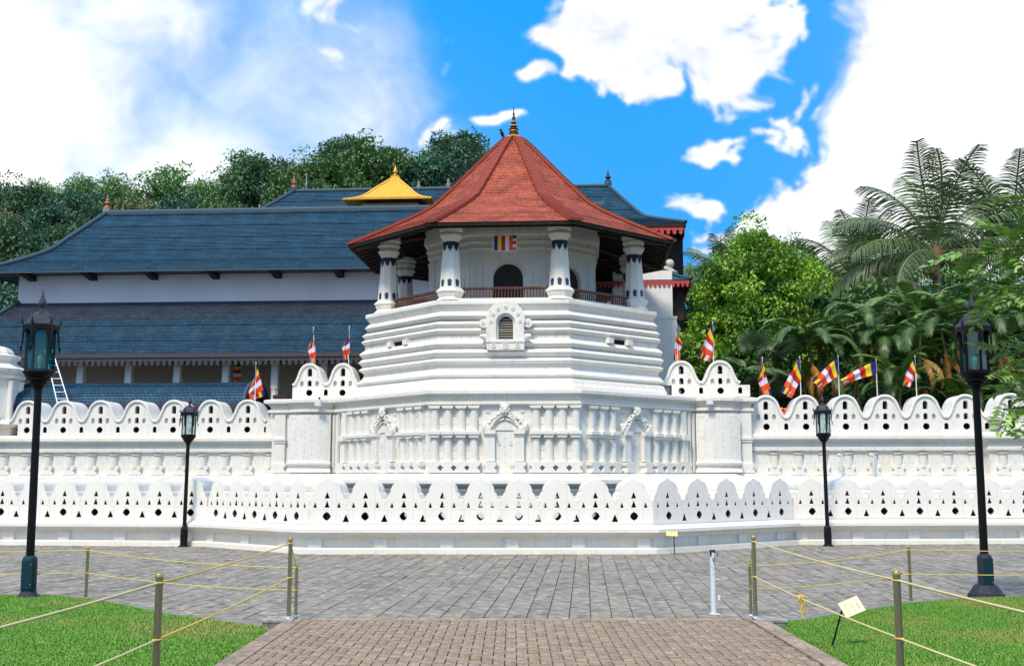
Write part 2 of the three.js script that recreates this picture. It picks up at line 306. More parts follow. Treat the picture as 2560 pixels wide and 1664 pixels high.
// lawn outlines (x, z) towards the pavement
const LAWN_L = [[-16, -16.2], [-7.44, -16.35], [-6.71, -16.3], [-6.0, -15.87], [-5.27, -15.15], [-4.32, -14.1], [-3.54, -13.53], [-2.86, -12.95], [-2.72, -12.6]];
const LAWN_R = [[2.86, -12.6], [3.0, -13.2], [3.69, -13.7], [4.46, -14.42], [5.44, -15.33], [6.49, -15.95], [7.32, -16.1], [16, -16.15]];
function inLawn(x, z, grow = 0) {
  const f = (P) => { for (let i = 0; i + 1 < P.length; i++) if (x >= P[i][0] && x <= P[i + 1][0]) { const t = (x - P[i][0]) / (P[i + 1][0] - P[i][0]); return z > lerp(P[i][1], P[i + 1][1], t) - grow; } return false; };
  return f(LAWN_L) || f(LAWN_R);
}
// pavement of long grey stones, laid in the temple's direction
const pavement = struct('pavement', (() => { const s = new THREE.Shape([[-24, 12], [24, 12], [24, 29.35], [13.4, 29.2], [7.35, 28.75], [3.28, 25.5], [-4.7, 25.35], [-7.75, 28.1], [-13.3, 28.9], [-24, 29.3]].map(p => new THREE.Vector2(...p))); const g = new THREE.ShapeGeometry(s); g.rotateX(-Math.PI / 2); g.translate(0, -0.022, 0); return g; })(), M.joint);
{
  const R = rng(11), list = [], SW = 0.268;
  const dir = [Math.sin(PH), -Math.cos(PH)], acr = [Math.cos(PH), Math.sin(PH)];
  const front = (x) => x < -7.72 ? lerp(-28.95, -28.14, clamp((x + 13.3) / 5.55)) : x < -4.67 ? lerp(-28.14, -25.4, (x + 7.72) / 3.05) : x < 3.25 ? -25.42 : x < 7.3 ? lerp(-25.42, -28.77, (x - 3.25) / 4.05) : -28.85 - (x - 7.3) * 0.08;
  for (let c = -66; c < 66; c++) {
    let t = -1 + R() * 0.6;
    while (t < 18) {
      const L = 0.42 + R() * 0.5, g = 0.008 + (R() < 0.3 ? 0.014 * R() : 0), cu = c * SW, ct = t + L / 2;
      const x = acr[0] * cu + dir[0] * ct + 0.75, z = -12.6 + acr[1] * cu + dir[1] * ct;
      t += L;
      if (Math.abs(x) > 19 || z < front(x) - 0.25) continue;
      if (inLawn(x, z, -0.12) || (Math.abs(x) < 2.6 && z > -13.02) || (z > -12.7)) continue;
      const dx = 2750 / -z * SW; list.push({ x, z, L: L - g, w: SW - 0.008 - (R() < 0.14 ? 0.012 + R() * 0.02 : R() * 0.008), s: dx * (L * 2750 * 1.75 / (z * z)), in: Math.abs(x / z) < 0.475 });
    }
  }
  list.sort((a, b) => (b.in - a.in) || (b.s - a.s));
  const shapes = [0, 1, 2].map(k => { const g = box(SW - 0.012, 0.03, 1, 0, -0.015, 0); return g; });
  const rest = [];
  const uvShift = (g, a, b) => { const u = g.attributes.uv; for (let i = 0; i < u.count; i++) u.setXY(i, u.getX(i) + a, u.getY(i) + b); return g; };
  const lens = [0.44, 0.52, 0.6, 0.68, 0.76, 0.84, 0.92], pool = lens.map(l => [0, 1, 2, 3].map(() => uvShift(box(SW - 0.013, 0.03, l - 0.008, 0, -0.015, 0), R() * 9, R() * 9)));
  list.forEach((s, i) => {
    const y = (R() - 0.5) * 0.007, tilt = (R() - 0.5) * 0.012;
    if (i < 300) {
      const k = lens.reduce((b, l, n) => Math.abs(l - s.L) < Math.abs(lens[b] - s.L) ? n : b, 0);
      const m = part(pavement, 'stone', pool[k][Math.floor(R() * 4)], M.stones[Math.floor(R() * 5)], [s.x, y, s.z]); m.rotation.set(tilt, -PH, (R() - 0.5) * 0.012); m.scale.z = s.L / (lens[k] - 0.008);
    } else {
      const g = plain(uvShift(box(s.w, 0.03, s.L, 0, -0.015, 0), R() * 9, R() * 9)); g.rotateX(tilt); g.rotateY(-PH); g.translate(s.x, y, s.z);
      const c = M.stones[Math.floor(R() * 5)].color, n = g.attributes.position.count, a = new Float32Array(n * 3), k = 0.92 + R() * 0.16; for (let q = 0; q < n; q++) { a[q * 3] = c.r * k; a[q * 3 + 1] = c.g * k; a[q * 3 + 2] = c.b * k; } g.setAttribute('color', new THREE.BufferAttribute(a, 3)); rest.push(g);
    }
  });
  stuff(part(pavement, 'stone_paving', mergeGeometries(rest), M.stonesVar));
}
// pale edging strips between pavement and lawns
function strip(P, w, off, y, mat, name) {
  const b = new MB(), A = offsetPath(P, off), B = offsetPath(P, off + w);
  for (let i = 0; i + 1 < P.length; i++) { const a = [A[i][0], y, A[i][1]], c = [A[i + 1][0], y, A[i + 1][1]], d = [B[i + 1][0], y, B[i + 1][1]], e = [B[i][0], y, B[i][1]]; b.quad(e, d, c, a, [e[0], e[2]], [d[0], d[2]], [c[0], c[2]], [a[0], a[2]]); b.quad([a[0], -0.1, a[2]], [c[0], -0.1, c[2]], c, a); b.quad([e[0], -0.1, e[2]], [d[0], -0.1, d[2]], d, e); }
  return struct(name, b.geo(), mat);
}
strip(LAWN_L.slice(2, 9), 0.2, -0.2, 0.028, M.concrete, 'kerb');
strip(LAWN_R.slice(0, 6), 0.28, -0.28, 0.028, M.concrete, 'kerb');
{ const b = new MB(); b.quad([2.95, 0.034, -13.25], [3.72, 0.034, -13.98], [4.28, 0.034, -14.42], [3.72, 0.034, -13.68]); const g = b.geo(); struct('painted_kerb_slab', g, M.concreteBlue); }

// brick footpath, laid in a herringbone
const PATH_Y = 0.1;
const footpath = struct('brick_footpath', [box(5.42, 0.14, 4.4, 0.16, PATH_Y - 0.094, -10.95)], M.joint);
{
  const R = rng(5), S = 0.107, list = [], x0 = -2.42, x1 = 2.74, zf = -13.06, zn = -9.2;
  for (let i = -4; i < 60; i++) for (let j = -60; j < 60; j++) {
    // herringbone: each cell pair (i, j) starts a brick that lies across or along
    const k = ((i - j) % 4 + 4) % 4; if (k !== 0 && k !== 3) continue;
    const across = k === 0, cx = x0 + (i + (across ? 1 : 0.5)) * S, cz = zf + (j + (across ? 0.5 : 1)) * S;
    const w = across ? 2 * S : S, d = across ? S : 2 * S;
    let a0 = cx - w / 2, a1 = cx + w / 2, b0 = cz - d / 2, b1 = cz + d / 2; a0 = Math.max(a0, x0); a1 = Math.min(a1, x1); b0 = Math.max(b0, zf); b1 = Math.min(b1, zn);
    if (a1 - a0 < 0.03 || b1 - b0 < 0.03) continue;
    list.push({ x: (a0 + a1) / 2, z: (b0 + b1) / 2, w: a1 - a0 - 0.012, d: b1 - b0 - 0.012, across });
  }
  const inF = (s) => s.z < -10.42 && Math.abs(s.x / s.z) < 0.47;
  list.sort((a, b) => (inF(b) - inF(a)) || (b.z - a.z));
  const mk = (w, d) => { const g = box(w, 0.05, d, 0, -0.025, 0); const p = g.attributes.position; return g; };
  const pool = {}; const geoOf = (w, d, k) => pool[`${w.toFixed(3)},${d.toFixed(3)},${k}`] ??= (() => { const g = mk(w, d), u = g.attributes.uv; for (let i = 0; i < u.count; i++) u.setXY(i, u.getX(i) + k * 0.37, u.getY(i) + k * 0.71); return g; })();
  const rest = [];
  list.forEach((s, i) => {
    const y = PATH_Y + (R() - 0.5) * 0.005, rx = (R() - 0.5) * 0.02, rz = (R() - 0.5) * 0.02, mi = R() < 0.035 ? 4 : Math.floor(R() * 4);
    if (i < 300) { const m = part(footpath, 'brick', geoOf(s.w, s.d, Math.floor(R() * 3)), M.bricks[mi], [s.x, y, s.z]); m.rotation.set(rx, 0, rz); }
    else { const g = plain(geoOf(s.w, s.d, Math.floor(R() * 3)).clone()); g.rotateX(rx); g.rotateZ(rz); g.translate(s.x, y, s.z); const c = M.bricks[mi].color, n = g.attributes.position.count, a = new Float32Array(n * 3); for (let q = 0; q < n; q++) { a[q * 3] = c.r; a[q * 3 + 1] = c.g; a[q * 3 + 2] = c.b; } g.setAttribute('color', new THREE.BufferAttribute(a, 3)); rest.push(g); }
  });
  stuff(part(footpath, 'brick_paving', mergeGeometries(rest), M.brickVar));
  for (const x of [-2.52, 2.85]) for (let k = 0; k < 3; k++) part(footpath, 'edging_strip', box(0.19, 0.16, 1.32, x, PATH_Y - 0.075, -12.4 + k * 1.33), M.kerbBrown);
  part(footpath, 'edging_strip', box(5.0, 0.16, 0.11, 0.16, PATH_Y - 0.078, -13.12), M.kerbBrown);
}
// lawns
for (const [P, side] of [[LAWN_L, -1], [LAWN_R, 1]]) {
  const pts = side < 0 ? [...P, [-2.62, -8], [-16, -8]] : [[2.95, -8], ...P, [16, -8]];
  const s = new THREE.Shape(pts.map(([x, z]) => new THREE.Vector2(x, -z)));
  const g = new THREE.ShapeGeometry(s); g.rotateX(-Math.PI / 2); g.translate(0, 0.012, 0);
  const lawn = struct('lawn', g, M.soil);
  const R = rng(side < 0 ? 21 : 22), blade = new MB();
  for (let k = 0; k < 5; k++) { const a = R() * 6.28, l = 0.022 + R() * 0.022, w = 0.0028 + R() * 0.002, ox = (R() - 0.5) * 0.03, oz = (R() - 0.5) * 0.03, bend = 0.006 + R() * 0.028, ca = Math.cos(a), sa = Math.sin(a); const bx = [ox - sa * w, 0, oz + ca * w], cx = [ox + sa * w, 0, oz - ca * w], m1 = [ox + ca * bend * 0.35 - sa * w * 0.8, l * 0.6, oz + sa * bend * 0.35 + ca * w * 0.8], m2 = [ox + ca * bend * 0.35 + sa * w * 0.8, l * 0.6, oz + sa * bend * 0.35 - ca * w * 0.8], t = [ox + ca * bend, l, oz + sa * bend]; blade.quad(bx, cx, m2, m1); blade.tri(m1, m2, t); }
  const spots = [];
  for (let n = 0; n < 260000 && spots.length < 78000; n++) {
    const z = -8.6 - 8.0 * Math.pow(R(), 0.8), x = side * (2.6 + R() * 5.6);
    if (!inLawn(x, z, 0.015) || (side < 0 ? x > -2.63 : x < 2.96) || Math.abs(x / z) > 0.5 || z > -8.8) continue;
    if (R() < 0.25 * sstep(0.1, 0.3, fbm(x * 1.2, z * 1.2, 3, 3))) continue; spots.push([x, z]);
  }
  const im = new THREE.InstancedMesh(blade.geo(), M.grass, spots.length), m4 = new THREE.Matrix4(), q = new THREE.Quaternion(), c = new THREE.Color();
  spots.forEach(([x, z], i) => {
    const dry = sstep(-0.1, 0.35, fbm(x * 0.5 + 4, z * 0.5, 1, 4)), k = 0.75 + R() * 0.5, h = 0.75 + R() * 0.5;
    q.setFromEuler(new THREE.Euler((R() - 0.5) * 0.5, R() * 6.28, (R() - 0.5) * 0.5)); m4.compose(V(x, 0.012, z), q, V(1.25, h, 1.25)); im.setMatrixAt(i, m4);
    c.setRGB(lerp(0.14, 0.28, dry) * k, lerp(0.34, 0.345, dry) * k, lerp(0.028, 0.065, dry) * k); if (R() < 0.03) c.setRGB(0.36, 0.33, 0.15); im.setColorAt(i, c);
  });
  im.name = numbered('grass'); im.userData = { kind: 'stuff', label: side < 0 ? 'short mown grass of the lawn left of the brick path' : 'short mown grass of the lawn right of the brick path', category: 'grass' }; scene.add(im);
}
// ---------- low cloud wall along the moat ----------
const UNIT = {};
function cloudMerlon(w) { // outline of one merlon: an ogee with a stepped shoulder, y from 0 (band) to 0.69
  const half = [[0.5, 0.2], [0.47, 0.2], [0.445, 0.222], [0.43, 0.265], [0.412, 0.318], [0.375, 0.362], [0.346, 0.388], [0.352, 0.414], [0.336, 0.47], [0.302, 0.533], [0.252, 0.582], [0.186, 0.618], [0.12, 0.643], [0.066, 0.667], [0.026, 0.694]];
  const o = [[-0.5, 0], [0.5, 0]]; for (const [x, y] of half) o.push([x, y]); o.push([0, 0.714]); for (const [x, y] of half.slice().reverse()) o.push([-x, y]);
  return o.map(([x, y]) => [x * w, y]);
}
const tri = (cx, y0, w, h) => [[cx - w / 2, y0], [cx + w / 2, y0], [cx, y0 + h]];
// an extruded piece with openings: its faces and outer sides, and apart the inner sides of the openings, coloured dark as painted shade
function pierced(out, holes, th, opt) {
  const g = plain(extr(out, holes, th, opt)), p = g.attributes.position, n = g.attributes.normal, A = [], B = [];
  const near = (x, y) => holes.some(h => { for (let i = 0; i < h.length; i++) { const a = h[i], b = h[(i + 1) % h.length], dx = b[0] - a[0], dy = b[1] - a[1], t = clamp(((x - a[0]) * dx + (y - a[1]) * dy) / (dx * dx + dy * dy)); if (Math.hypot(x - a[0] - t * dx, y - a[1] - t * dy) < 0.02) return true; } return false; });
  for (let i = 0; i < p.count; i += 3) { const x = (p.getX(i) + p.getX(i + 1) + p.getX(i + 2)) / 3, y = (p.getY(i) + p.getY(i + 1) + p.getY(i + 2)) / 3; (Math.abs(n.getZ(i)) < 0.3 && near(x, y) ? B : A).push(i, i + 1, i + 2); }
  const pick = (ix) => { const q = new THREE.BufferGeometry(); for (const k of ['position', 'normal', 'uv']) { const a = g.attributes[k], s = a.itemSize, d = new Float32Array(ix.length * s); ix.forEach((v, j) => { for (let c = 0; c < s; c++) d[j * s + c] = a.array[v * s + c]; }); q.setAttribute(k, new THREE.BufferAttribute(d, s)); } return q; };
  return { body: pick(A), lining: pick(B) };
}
function addPierced(parent, name, P, mat, lin, pos, turn) { const m = part(parent, name, P.body, mat, pos, turn); if (P.lining) mesh('opening_shade_lining', P.lining, lin, m); return m; }
function cloudUnit(w, th) {
  const key = w.toFixed(3); if (UNIT[key]) return UNIT[key];
  const m = pierced(cloudMerlon(w), [tri(0, 0.03, 0.112, 0.155), tri(0, 0.238, 0.112, 0.142), tri(-0.31 * w, 0.028, 0.08, 0.122), tri(0.31 * w, 0.028, 0.08, 0.122)], th, { bevel: 0.008 });
  const oct = [[-0.096, 0], [-0.06, -0.062], [0, -0.1], [0.06, -0.062], [0.096, 0], [0.06, 0.062], [0, 0.1], [-0.06, 0.062]].map(([x, y]) => [x, y + 0.19]);
  const blk = (a, b, t) => pierced([[a * w, 0], [b * w, 0], [b * w, 0.35], [a * w, 0.35]], t ? [oct, tri(0.5 * w, 0.062, 0.148, 0.175)] : [oct], th + 0.02);
  return (UNIT[key] = { m, bnd: blk(-0.25, 0.75, true), first: blk(-0.5, 0.75, true), last: blk(-0.25, 0.5, false) });
}
const CL = { farL0: [-20.6, -29.6], farLc: [-7.72, -28.14], nL: [-4.67, -25.42], nR: [3.23, -25.46], farRc: [7.3, -28.79], farR1: [20.6, -29.85] };
{
  const w = thing('cloud_wall', 'low white cloud wall with triangular and round openings along the edge of the paving', 'wall');
  const path = Object.values(CL), TH = 1.2;
  part(w, 'plinth', sweep(path, [[0.13, -0.15], [0.13, 0.105], [0.10, 0.125], [0.055, 0.135], [0.0, 0.137]]), M.white);
  part(w, 'panel_wall', sweep(path, [[0.0, 0.137], [-0.055, 0.139], [-0.055, 0.338], [0.0, 0.34], [0.0, 0.36], [0.05, 0.365], [0.055, 0.40], [0.10, 0.445], [0.17, 0.47], [0.235, 0.478]]), M.white2);
  part(w, 'coping', sweep(path, [[0.235, 0.478], [0.245, 0.485], [0.245, 0.555], [0.235, 0.563], [0.12, 0.60], [0.03, 0.645], [0.01, 0.647]]), M.whiteB);
  part(w, 'back_wall', sweep([...path].reverse().map(p => p), [[TH - 0.02, -1.7], [TH - 0.02, 0.64]]), M.white2);
  { const bk = offsetPath(path, -TH + 0.02), fr = offsetPath(path, -0.3), b = new MB(); for (let i = 0; i + 1 < path.length; i++) b.quad([fr[i][0], 0.6, fr[i][1]], [fr[i + 1][0], 0.6, fr[i + 1][1]], [bk[i + 1][0], 0.6, bk[i + 1][1]], [bk[i][0], 0.6, bk[i][1]]); part(w, 'wall_core', b.geo(), M.white2); }
  // shallow pilasters between the sunk panels
  const pil = box(0.3, 0.2, 0.1, 0, 0.239, -0.048);
  const segs = [[CL.farL0, CL.farLc, 0.85, 'far left'], [CL.farLc, CL.nL, 0], [CL.nL, CL.nR, 9], [CL.nR, CL.farRc, 5], [CL.farRc, CL.farR1, 0.96, 'far right']];
  segs.forEach(([a, b, k], s) => {
    const dx = b[0] - a[0], dz = b[1] - a[1], L = Math.hypot(dx, dz), n = s === 0 || s === 4 ? Math.floor(L / k) : s === 1 ? 5 : k, p = s === 0 || s === 4 ? k : L / n;
    const turn = -Math.atan2(dz, dx), U = cloudUnit(p, TH), y0 = 0.648 + s * 0.0022;
    for (let i = 0; i < n; i++) {
      const t = s === 0 ? L - (i + 0.5) * p : (i + 0.5) * p, x = a[0] + dx * t / L, z = a[1] + dz * t / L;
      addPierced(w, 'merlon', U.m, M.white, M.holeShade, [x + Math.sin(turn) * -0.03, y0 + 0.352, z - Math.cos(turn) * 0.03], turn);
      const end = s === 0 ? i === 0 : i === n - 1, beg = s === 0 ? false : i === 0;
      addPierced(w, 'parapet_block', end ? U.last : beg ? U.first : U.bnd, M.white, M.holeShade, [x, y0, z], turn);
    }
    for (let d = 0.18, i = 0; d < L - 0.1; d += 1.5, i++) part(w, 'pilaster', pil, M.white, [a[0] + dx * d / L, 0, a[1] + dz * d / L], turn);
  });
}

// ---------- tall scalloped walls ----------
// one scallop of the parapet: crest at y 0.8 above the valley; the parapet stands on the line y = 0
function scallop(w, H, valley, n = 26) { const o = []; for (let i = 0; i <= n; i++) { const t = i / n * 2 - 1, a = Math.abs(t); let y; const r = 0.62; if (a < r) y = Math.sqrt(1 - Math.pow(a / r * 0.86, 2.3)); else { const k = (a - r) / (1 - r), yr = Math.sqrt(1 - Math.pow(0.86, 2.3)); y = yr * Math.pow(1 - k, 2.1); } o.push([t * w / 2, valley + (H - valley) * y]); } return o; }
function scallopUnit(w, H, valley, bandH, th, niche = true) {
  const top = scallop(w, H, valley), out = [[-w / 2, bandH], [w / 2, bandH], ...top.slice().reverse()], k = (H - bandH) / 1.28;
  const mid = [arch(0, bandH + 0.035, 0.165, 0.24), arch(0, bandH + 0.42, 0.185, 0.32)], side = [arch(-0.3, bandH + 0.035, 0.14, 0.21), arch(0.3, bandH + 0.035, 0.14, 0.21)];
  const face = extr(out, [...mid, ...side], 0.13), cp = pierced(out, mid, th - 0.13), core = cp.body.translate(0, 0, -0.13), lining = cp.lining.translate(0, 0, -0.13);
  const round = ring(0, bandH * 0.5, 0.125, 12), half = arch(w / 2, bandH * 0.26, 0.15, 0.24);
  const band = pierced([[-w * 0.25, 0], [w * 0.75, 0], [w * 0.75, bandH], [-w * 0.25, bandH]], [round, half], th);
  const rim = tube(top.filter((_, i) => i % 2 === 0).map(([x, y]) => [x, y - 0.045, 0.012]), 0.062, 8, 30);
  return { merlon: { body: join([face, core]), lining }, rim, band };
}
const bulbShape = new THREE.IcosahedronGeometry(0.016, 0);
function bulbs(parent, pts) { const im = new THREE.InstancedMesh(bulbShape, M.bulb, pts.length), m = new THREE.Matrix4(); pts.forEach((p, i) => { m.makeTranslation(p[0], p[1], p[2]); im.setMatrixAt(i, m); }); im.name = 'bulb_string'; im.userData.kind = 'stuff'; parent.add(im); return im; }
function hourglass(w0, w1, w2, h, d) { // wide lip, waist, wide foot; centred, from y 0 to h, standing proud by d
  const o = [[-w2 / 2, 0], [w2 / 2, 0], [w2 / 2, h * 0.12], [w1 / 2, h * 0.5], [w0 / 2, h * 0.72], [w0 / 2, h], [-w0 / 2, h], [-w0 / 2, h * 0.72], [-w1 / 2, h * 0.5], [-w2 / 2, h * 0.12]];
  return extr(o, null, d, { bevel: 0.012 }).translate(0, 0, d);
}
// side walls: in the temple's frame the wall runs along u at a fixed v
const WALL_PROF = [[0.2, -1.7], [0.2, 0.95], [0.34, 1.0], [0.36, 1.04], [0.36, 1.1], [0.16, 1.15], [0.16, 1.3], [0.34, 1.36], [0.5, 1.41], [0.5, 1.51], [0.40, 1.56], [0.28, 1.60], [0.22, 1.74], [0.22, 1.78], [0.0, 1.80], [0.0, 2.62], [0.03, 2.63], [0.10, 2.70], [0.12, 2.71], [0.12, 2.82], [0.04, 2.86], [0.03, 2.97], [0.10, 3.05], [0.22, 3.12], [0.30, 3.14], [0.30, 3.25], [0.26, 3.29], [0.06, 3.36], [0.02, 3.38]];
function sideWall(label, v, u0, u1, first, pitch, count, jog) {
  const pos = W3(0, 0, v), w = thing('scalloped_wall', label, 'wall', [pos[0], 0, pos[2]], TURN, 'tall scalloped walls either side of the octagon');
  const path = jog ? [[u0, 0], [jog, 0], [jog + 0.08, 0.45], [u1, 0.45]] : [[u0, 0], [u1, 0]];
  const cut = (a, b) => WALL_PROF.slice(a, b + 1);
  part(w, 'footing', sweep(path, cut(0, 7)), M.white2);
  part(w, 'base_moulding', sweep(path, cut(7, 13)), M.white);
  part(w, 'wall_face', sweep(path, cut(13, 15)), M.white2);
  part(w, 'lower_cornice', sweep(path, cut(15, 20)), M.white);
  part(w, 'upper_cornice', sweep(path, cut(20, 28)), M.white);
  part(w, 'wall_core', box(u1 - u0, 5, 1.1, (u0 + u1) / 2, 0.878, -0.75), M.white2);
  const U = scallopUnit(pitch, 1.42, 0.6, 0.46, 1.25);
  for (let i = 0; i < count; i++) {
    const u = first + i * pitch, f = jog && u - pitch * 0.4 > jog ? 0.45 : 0;
    const m = addPierced(w, 'merlon', U.merlon, M.whiteB, M.holeShadePale, [u, 3.382, f]); mesh('rim', U.rim, M.white, m);
    addPierced(w, 'parapet_block', U.band, M.white, M.holeShade, [u, 3.38, f + 0.012]);
  }
  // the curve runs up against the flank of the octagon
  const edge = u1 > 10 ? -1 : 1, e0 = edge < 0 ? first - pitch * 0.5 : first + (count - 0.5) * pitch, hw = 0.58 * pitch, pc = [[0, 0.46], [0, 0.6]]; for (let i = 1; i <= 8; i++) { const t = i / 8; pc.push([edge * t * hw, 0.6 + 0.5 * t * t]); } pc.push([edge * hw, 0.46]);
  part(w, 'parapet_end', extr(edge > 0 ? pc.reverse() : pc, null, 1.24), M.whiteB, [e0, 3.381, 0.0]);
  part(w, 'parapet_end', box(hw + pitch * 0.25, 0.46, 1.24, edge < 0 ? e0 - hw / 2 + pitch * 0.125 - 0.002 : e0 + hw / 2 + 0.125 * pitch + 0.002, 3.611, -0.615), M.white);
  const hg = hourglass(0.48, 0.32, 0.5, 0.34, 0.14), stub = lathe([[0.155, 0], [0.155, 0.5], [0.19, 0.5], [0.19, 0.56]], 12).translate(0, 2.06, 0.02), P = [];
  for (let u = u0 + 0.35; u < u1 - 0.2; u += 0.918) { const f = jog && u > jog ? 0.45 : 0; part(w, 'pedestal', hg, M.white, [u, 1.80, f + 0.002]); part(w, 'half_column', stub, M.white2, [u, 0, f]); }
  for (let u = u0 + 0.1; u < u1; u += 0.30) { const f = jog && u > jog ? 0.45 : 0; P.push([u, 2.25, f + 0.01], [u + 0.15, 2.5, f + 0.01], [u, 1.765, f + 0.225], [u + 0.1, 2.77, f + 0.125], [u, 3.0, f + 0.05], [u + 0.2, 3.80, f + 0.0], [u + 0.05, 3.43, f + 0.02]); }
  bulbs(w, P);
  return w;
}
sideWall('tall white scalloped wall left of the octagon, in front of the tiled vault', 0.3, -27.5, -8.75, -19.86, 1.527, 7);
sideWall('tall white scalloped wall right of the octagon, in front of the palms', 1.4, 8.75, 24, 9.77, 1.487, 10, 17.75);
// ---------- the octagon: lower facade with flanks ----------
const octo = thing('octagonal_pavilion', 'white tiered octagonal building with a red tiled bell roof behind the cloud wall', 'pavilion', W3(0.04, 0, 0), TURN);
const BODY = [[-9.35, 0.9], [-9.3, 1.75], [-8.52, 1.82], [-8.44, 1.98], [-8.15, 2.16], [-7.75, 2.25], [-7.3, 2.2], [-6.95, 2.02], [-6.85, 1.85], [-2.4, 6.3], [2.62, 6.3], [7.0, 1.92], [7.08, 2.02], [7.4, 2.2], [7.85, 2.25], [8.25, 2.12], [8.5, 1.92], [8.6, 1.78], [9.05, 1.75], [9.1, 0.9]];
{
  const prof = [[0.2, -1.7], [0.2, 0.95], [0.3, 1.0], [0.3, 1.08], [0.14, 1.13], [0.14, 1.2], [0.34, 1.25], [0.34, 1.31], [0.15, 1.36], [0.56, 1.5], [0.55, 1.62], [0.5, 1.66], [0.34, 1.72], [0.3, 1.80], [0.26, 1.83], [0.0, 1.85], [0.0, 4.12], [0.02, 4.14], [0.12, 4.18], [0.16, 4.19], [0.16, 4.27], [0.06, 4.31], [0.05, 4.36], [0.1, 4.44], [0.22, 4.52], [0.30, 4.545], [0.30, 4.655], [0.26, 4.675], [0.0, 4.72], [-0.5, 4.74]];
  const cut = (a, b) => prof.slice(a, b + 1);
  part(octo, 'footing', sweep(BODY, cut(0, 9)), M.white2);
  part(octo, 'base_ledge', sweep(BODY, cut(9, 14)), M.whiteB);
  part(octo, 'lower_wall', sweep(BODY, cut(14, 17)), M.white2);
  part(octo, 'lower_cornice', sweep(BODY, cut(17, 22)), M.white);
  part(octo, 'upper_cornice', sweep(BODY, cut(22, 29)), M.whiteB);
  { const s = new THREE.Shape(BODY.map(([x, z]) => new THREE.Vector2(x, -z))), g = new THREE.ShapeGeometry(s); g.rotateX(-Math.PI / 2); g.translate(0, 4.728, 0); part(octo, 'terrace', g, M.white2); }

  // engaged columns, doors and reliefs on the three visible faces
  const shaft = lathe([[0.15, 0], [0.15, 0.82], [0.185, 0.83], [0.185, 0.87]], 14), shaftLow = lathe([[0.165, 0], [0.155, 0.06], [0.15, 0.8], [0.18, 0.81], [0.18, 0.85]], 14);
  const cap = (w) => { const g = [extr([[-w / 2, 0.1], [w / 2, 0.1], [w / 2, 0.2], [w / 2 - 0.05, 0.235], [-w / 2 + 0.05, 0.235], [-w / 2, 0.2]], null, 0.26, { bevel: 0.012 }).translate(0, 0, 0.26), extr([[-w * 0.36, 0], [w * 0.36, 0], [w * 0.46, 0.1], [-w * 0.46, 0.1]], null, 0.22, { bevel: 0.01 }).translate(0, 0, 0.22)]; return join(g); };
  const capN = cap(0.43), foot = hourglass(0.47, 0.25, 0.47, 0.37, 0.26), headW = extr([[-0.17, 0], [0.17, 0], [0.22, 0.1], [-0.22, 0.1]], null, 0.2, { bevel: 0.01 }).translate(0, 0, 0.2);
  const pier = join([box(0.32, 0.82, 0.16, 0, 2.66, 0.08)]), pierTop = join([box(0.38, 0.14, 0.24, 0, 3.24, 0.12), box(0.35, 0.05, 0.2, 0, 3.14, 0.1), box(0.33, 0.04, 0.18, 0, 3.09, 0.09)]), pierFoot = hourglass(0.46, 0.3, 0.46, 0.37, 0.27);
  const blob = (x, y, z, rx, ry, rz) => { const g = new THREE.SphereGeometry(1, 9, 7); g.scale(rx, ry, rz); g.translate(x, y, z); return g; };
  // arch over each blind door: two scaly bodies that rise from crouching beasts to a grinning mask
  function reliefArch() {
    const R = rng(3), g = [];
    const curve = []; for (let i = 0; i <= 16; i++) { const t = i / 16, a = t * Math.PI / 2; curve.push([0.36 * Math.cos(a) + 0.02 + 0.24 * Math.pow(1 - t, 3), 3.30 + 0.38 * Math.sin(a) - 0.02 * (1 - t)]); }
    for (const s of [-1, 1]) {
      g.push(tube(curve.map(([x, y]) => [s * x, y, 0.05]), 0.045, 7, 22));
      g.push(tube([[s * 0.62, 3.36, 0.07], [s * 0.45, 3.46, 0.1], [s * 0.34, 3.62, 0.1], [s * 0.18, 3.76, 0.08], [0, 3.84, 0.07]], 0.062, 7, 22));
      g.push(tube([[s * 0.66, 3.5, 0.05], [s * 0.5, 3.6, 0.06], [s * 0.4, 3.76, 0.06], [s * 0.22, 3.9, 0.05], [s * 0.04, 3.96, 0.05]], 0.03, 6, 22));
      g.push(blob(s * 0.66, 3.42, 0.08, 0.13, 0.15, 0.1), blob(s * 0.56, 3.36, 0.1, 0.1, 0.09, 0.09), blob(s * 0.74, 3.5, 0.07, 0.07, 0.1, 0.07), blob(s * 0.72, 3.34, 0.08, 0.06, 0.1, 0.06));
      for (let i = 0; i < 26; i++) { const t = R(), x = lerp(0.72, 0.1, t) + (R() - 0.5) * 0.12, y = 3.36 + 0.5 * Math.pow(t, 0.9) + (R() - 0.3) * 0.12; g.push(blob(s * x, y, 0.1 + R() * 0.05, 0.03 + R() * 0.02, 0.03 + R() * 0.025, 0.03)); }
    }
    return join(g);
  }
  function lionMask() {
    const g = [blob(0, 4.03, 0.12, 0.15, 0.15, 0.11), blob(0, 3.985, 0.22, 0.05, 0.045, 0.05), blob(0, 3.93, 0.19, 0.1, 0.035, 0.06), blob(0, 3.89, 0.16, 0.12, 0.03, 0.07)];
    for (const s of [-1, 1]) g.push(blob(s * 0.07, 4.04, 0.2, 0.045, 0.035, 0.04), blob(s * 0.07, 4.085, 0.2, 0.055, 0.016, 0.04), blob(s * 0.125, 4.13, 0.13, 0.05, 0.05, 0.05), blob(s * 0.145, 4.0, 0.13, 0.04, 0.06, 0.05), blob(s * 0.105, 3.94, 0.15, 0.045, 0.04, 0.05), blob(s * 0.05, 4.16, 0.14, 0.05, 0.035, 0.05), blob(s * 0.07, 3.895, 0.21, 0.015, 0.03, 0.015));
    return join(g);
  }
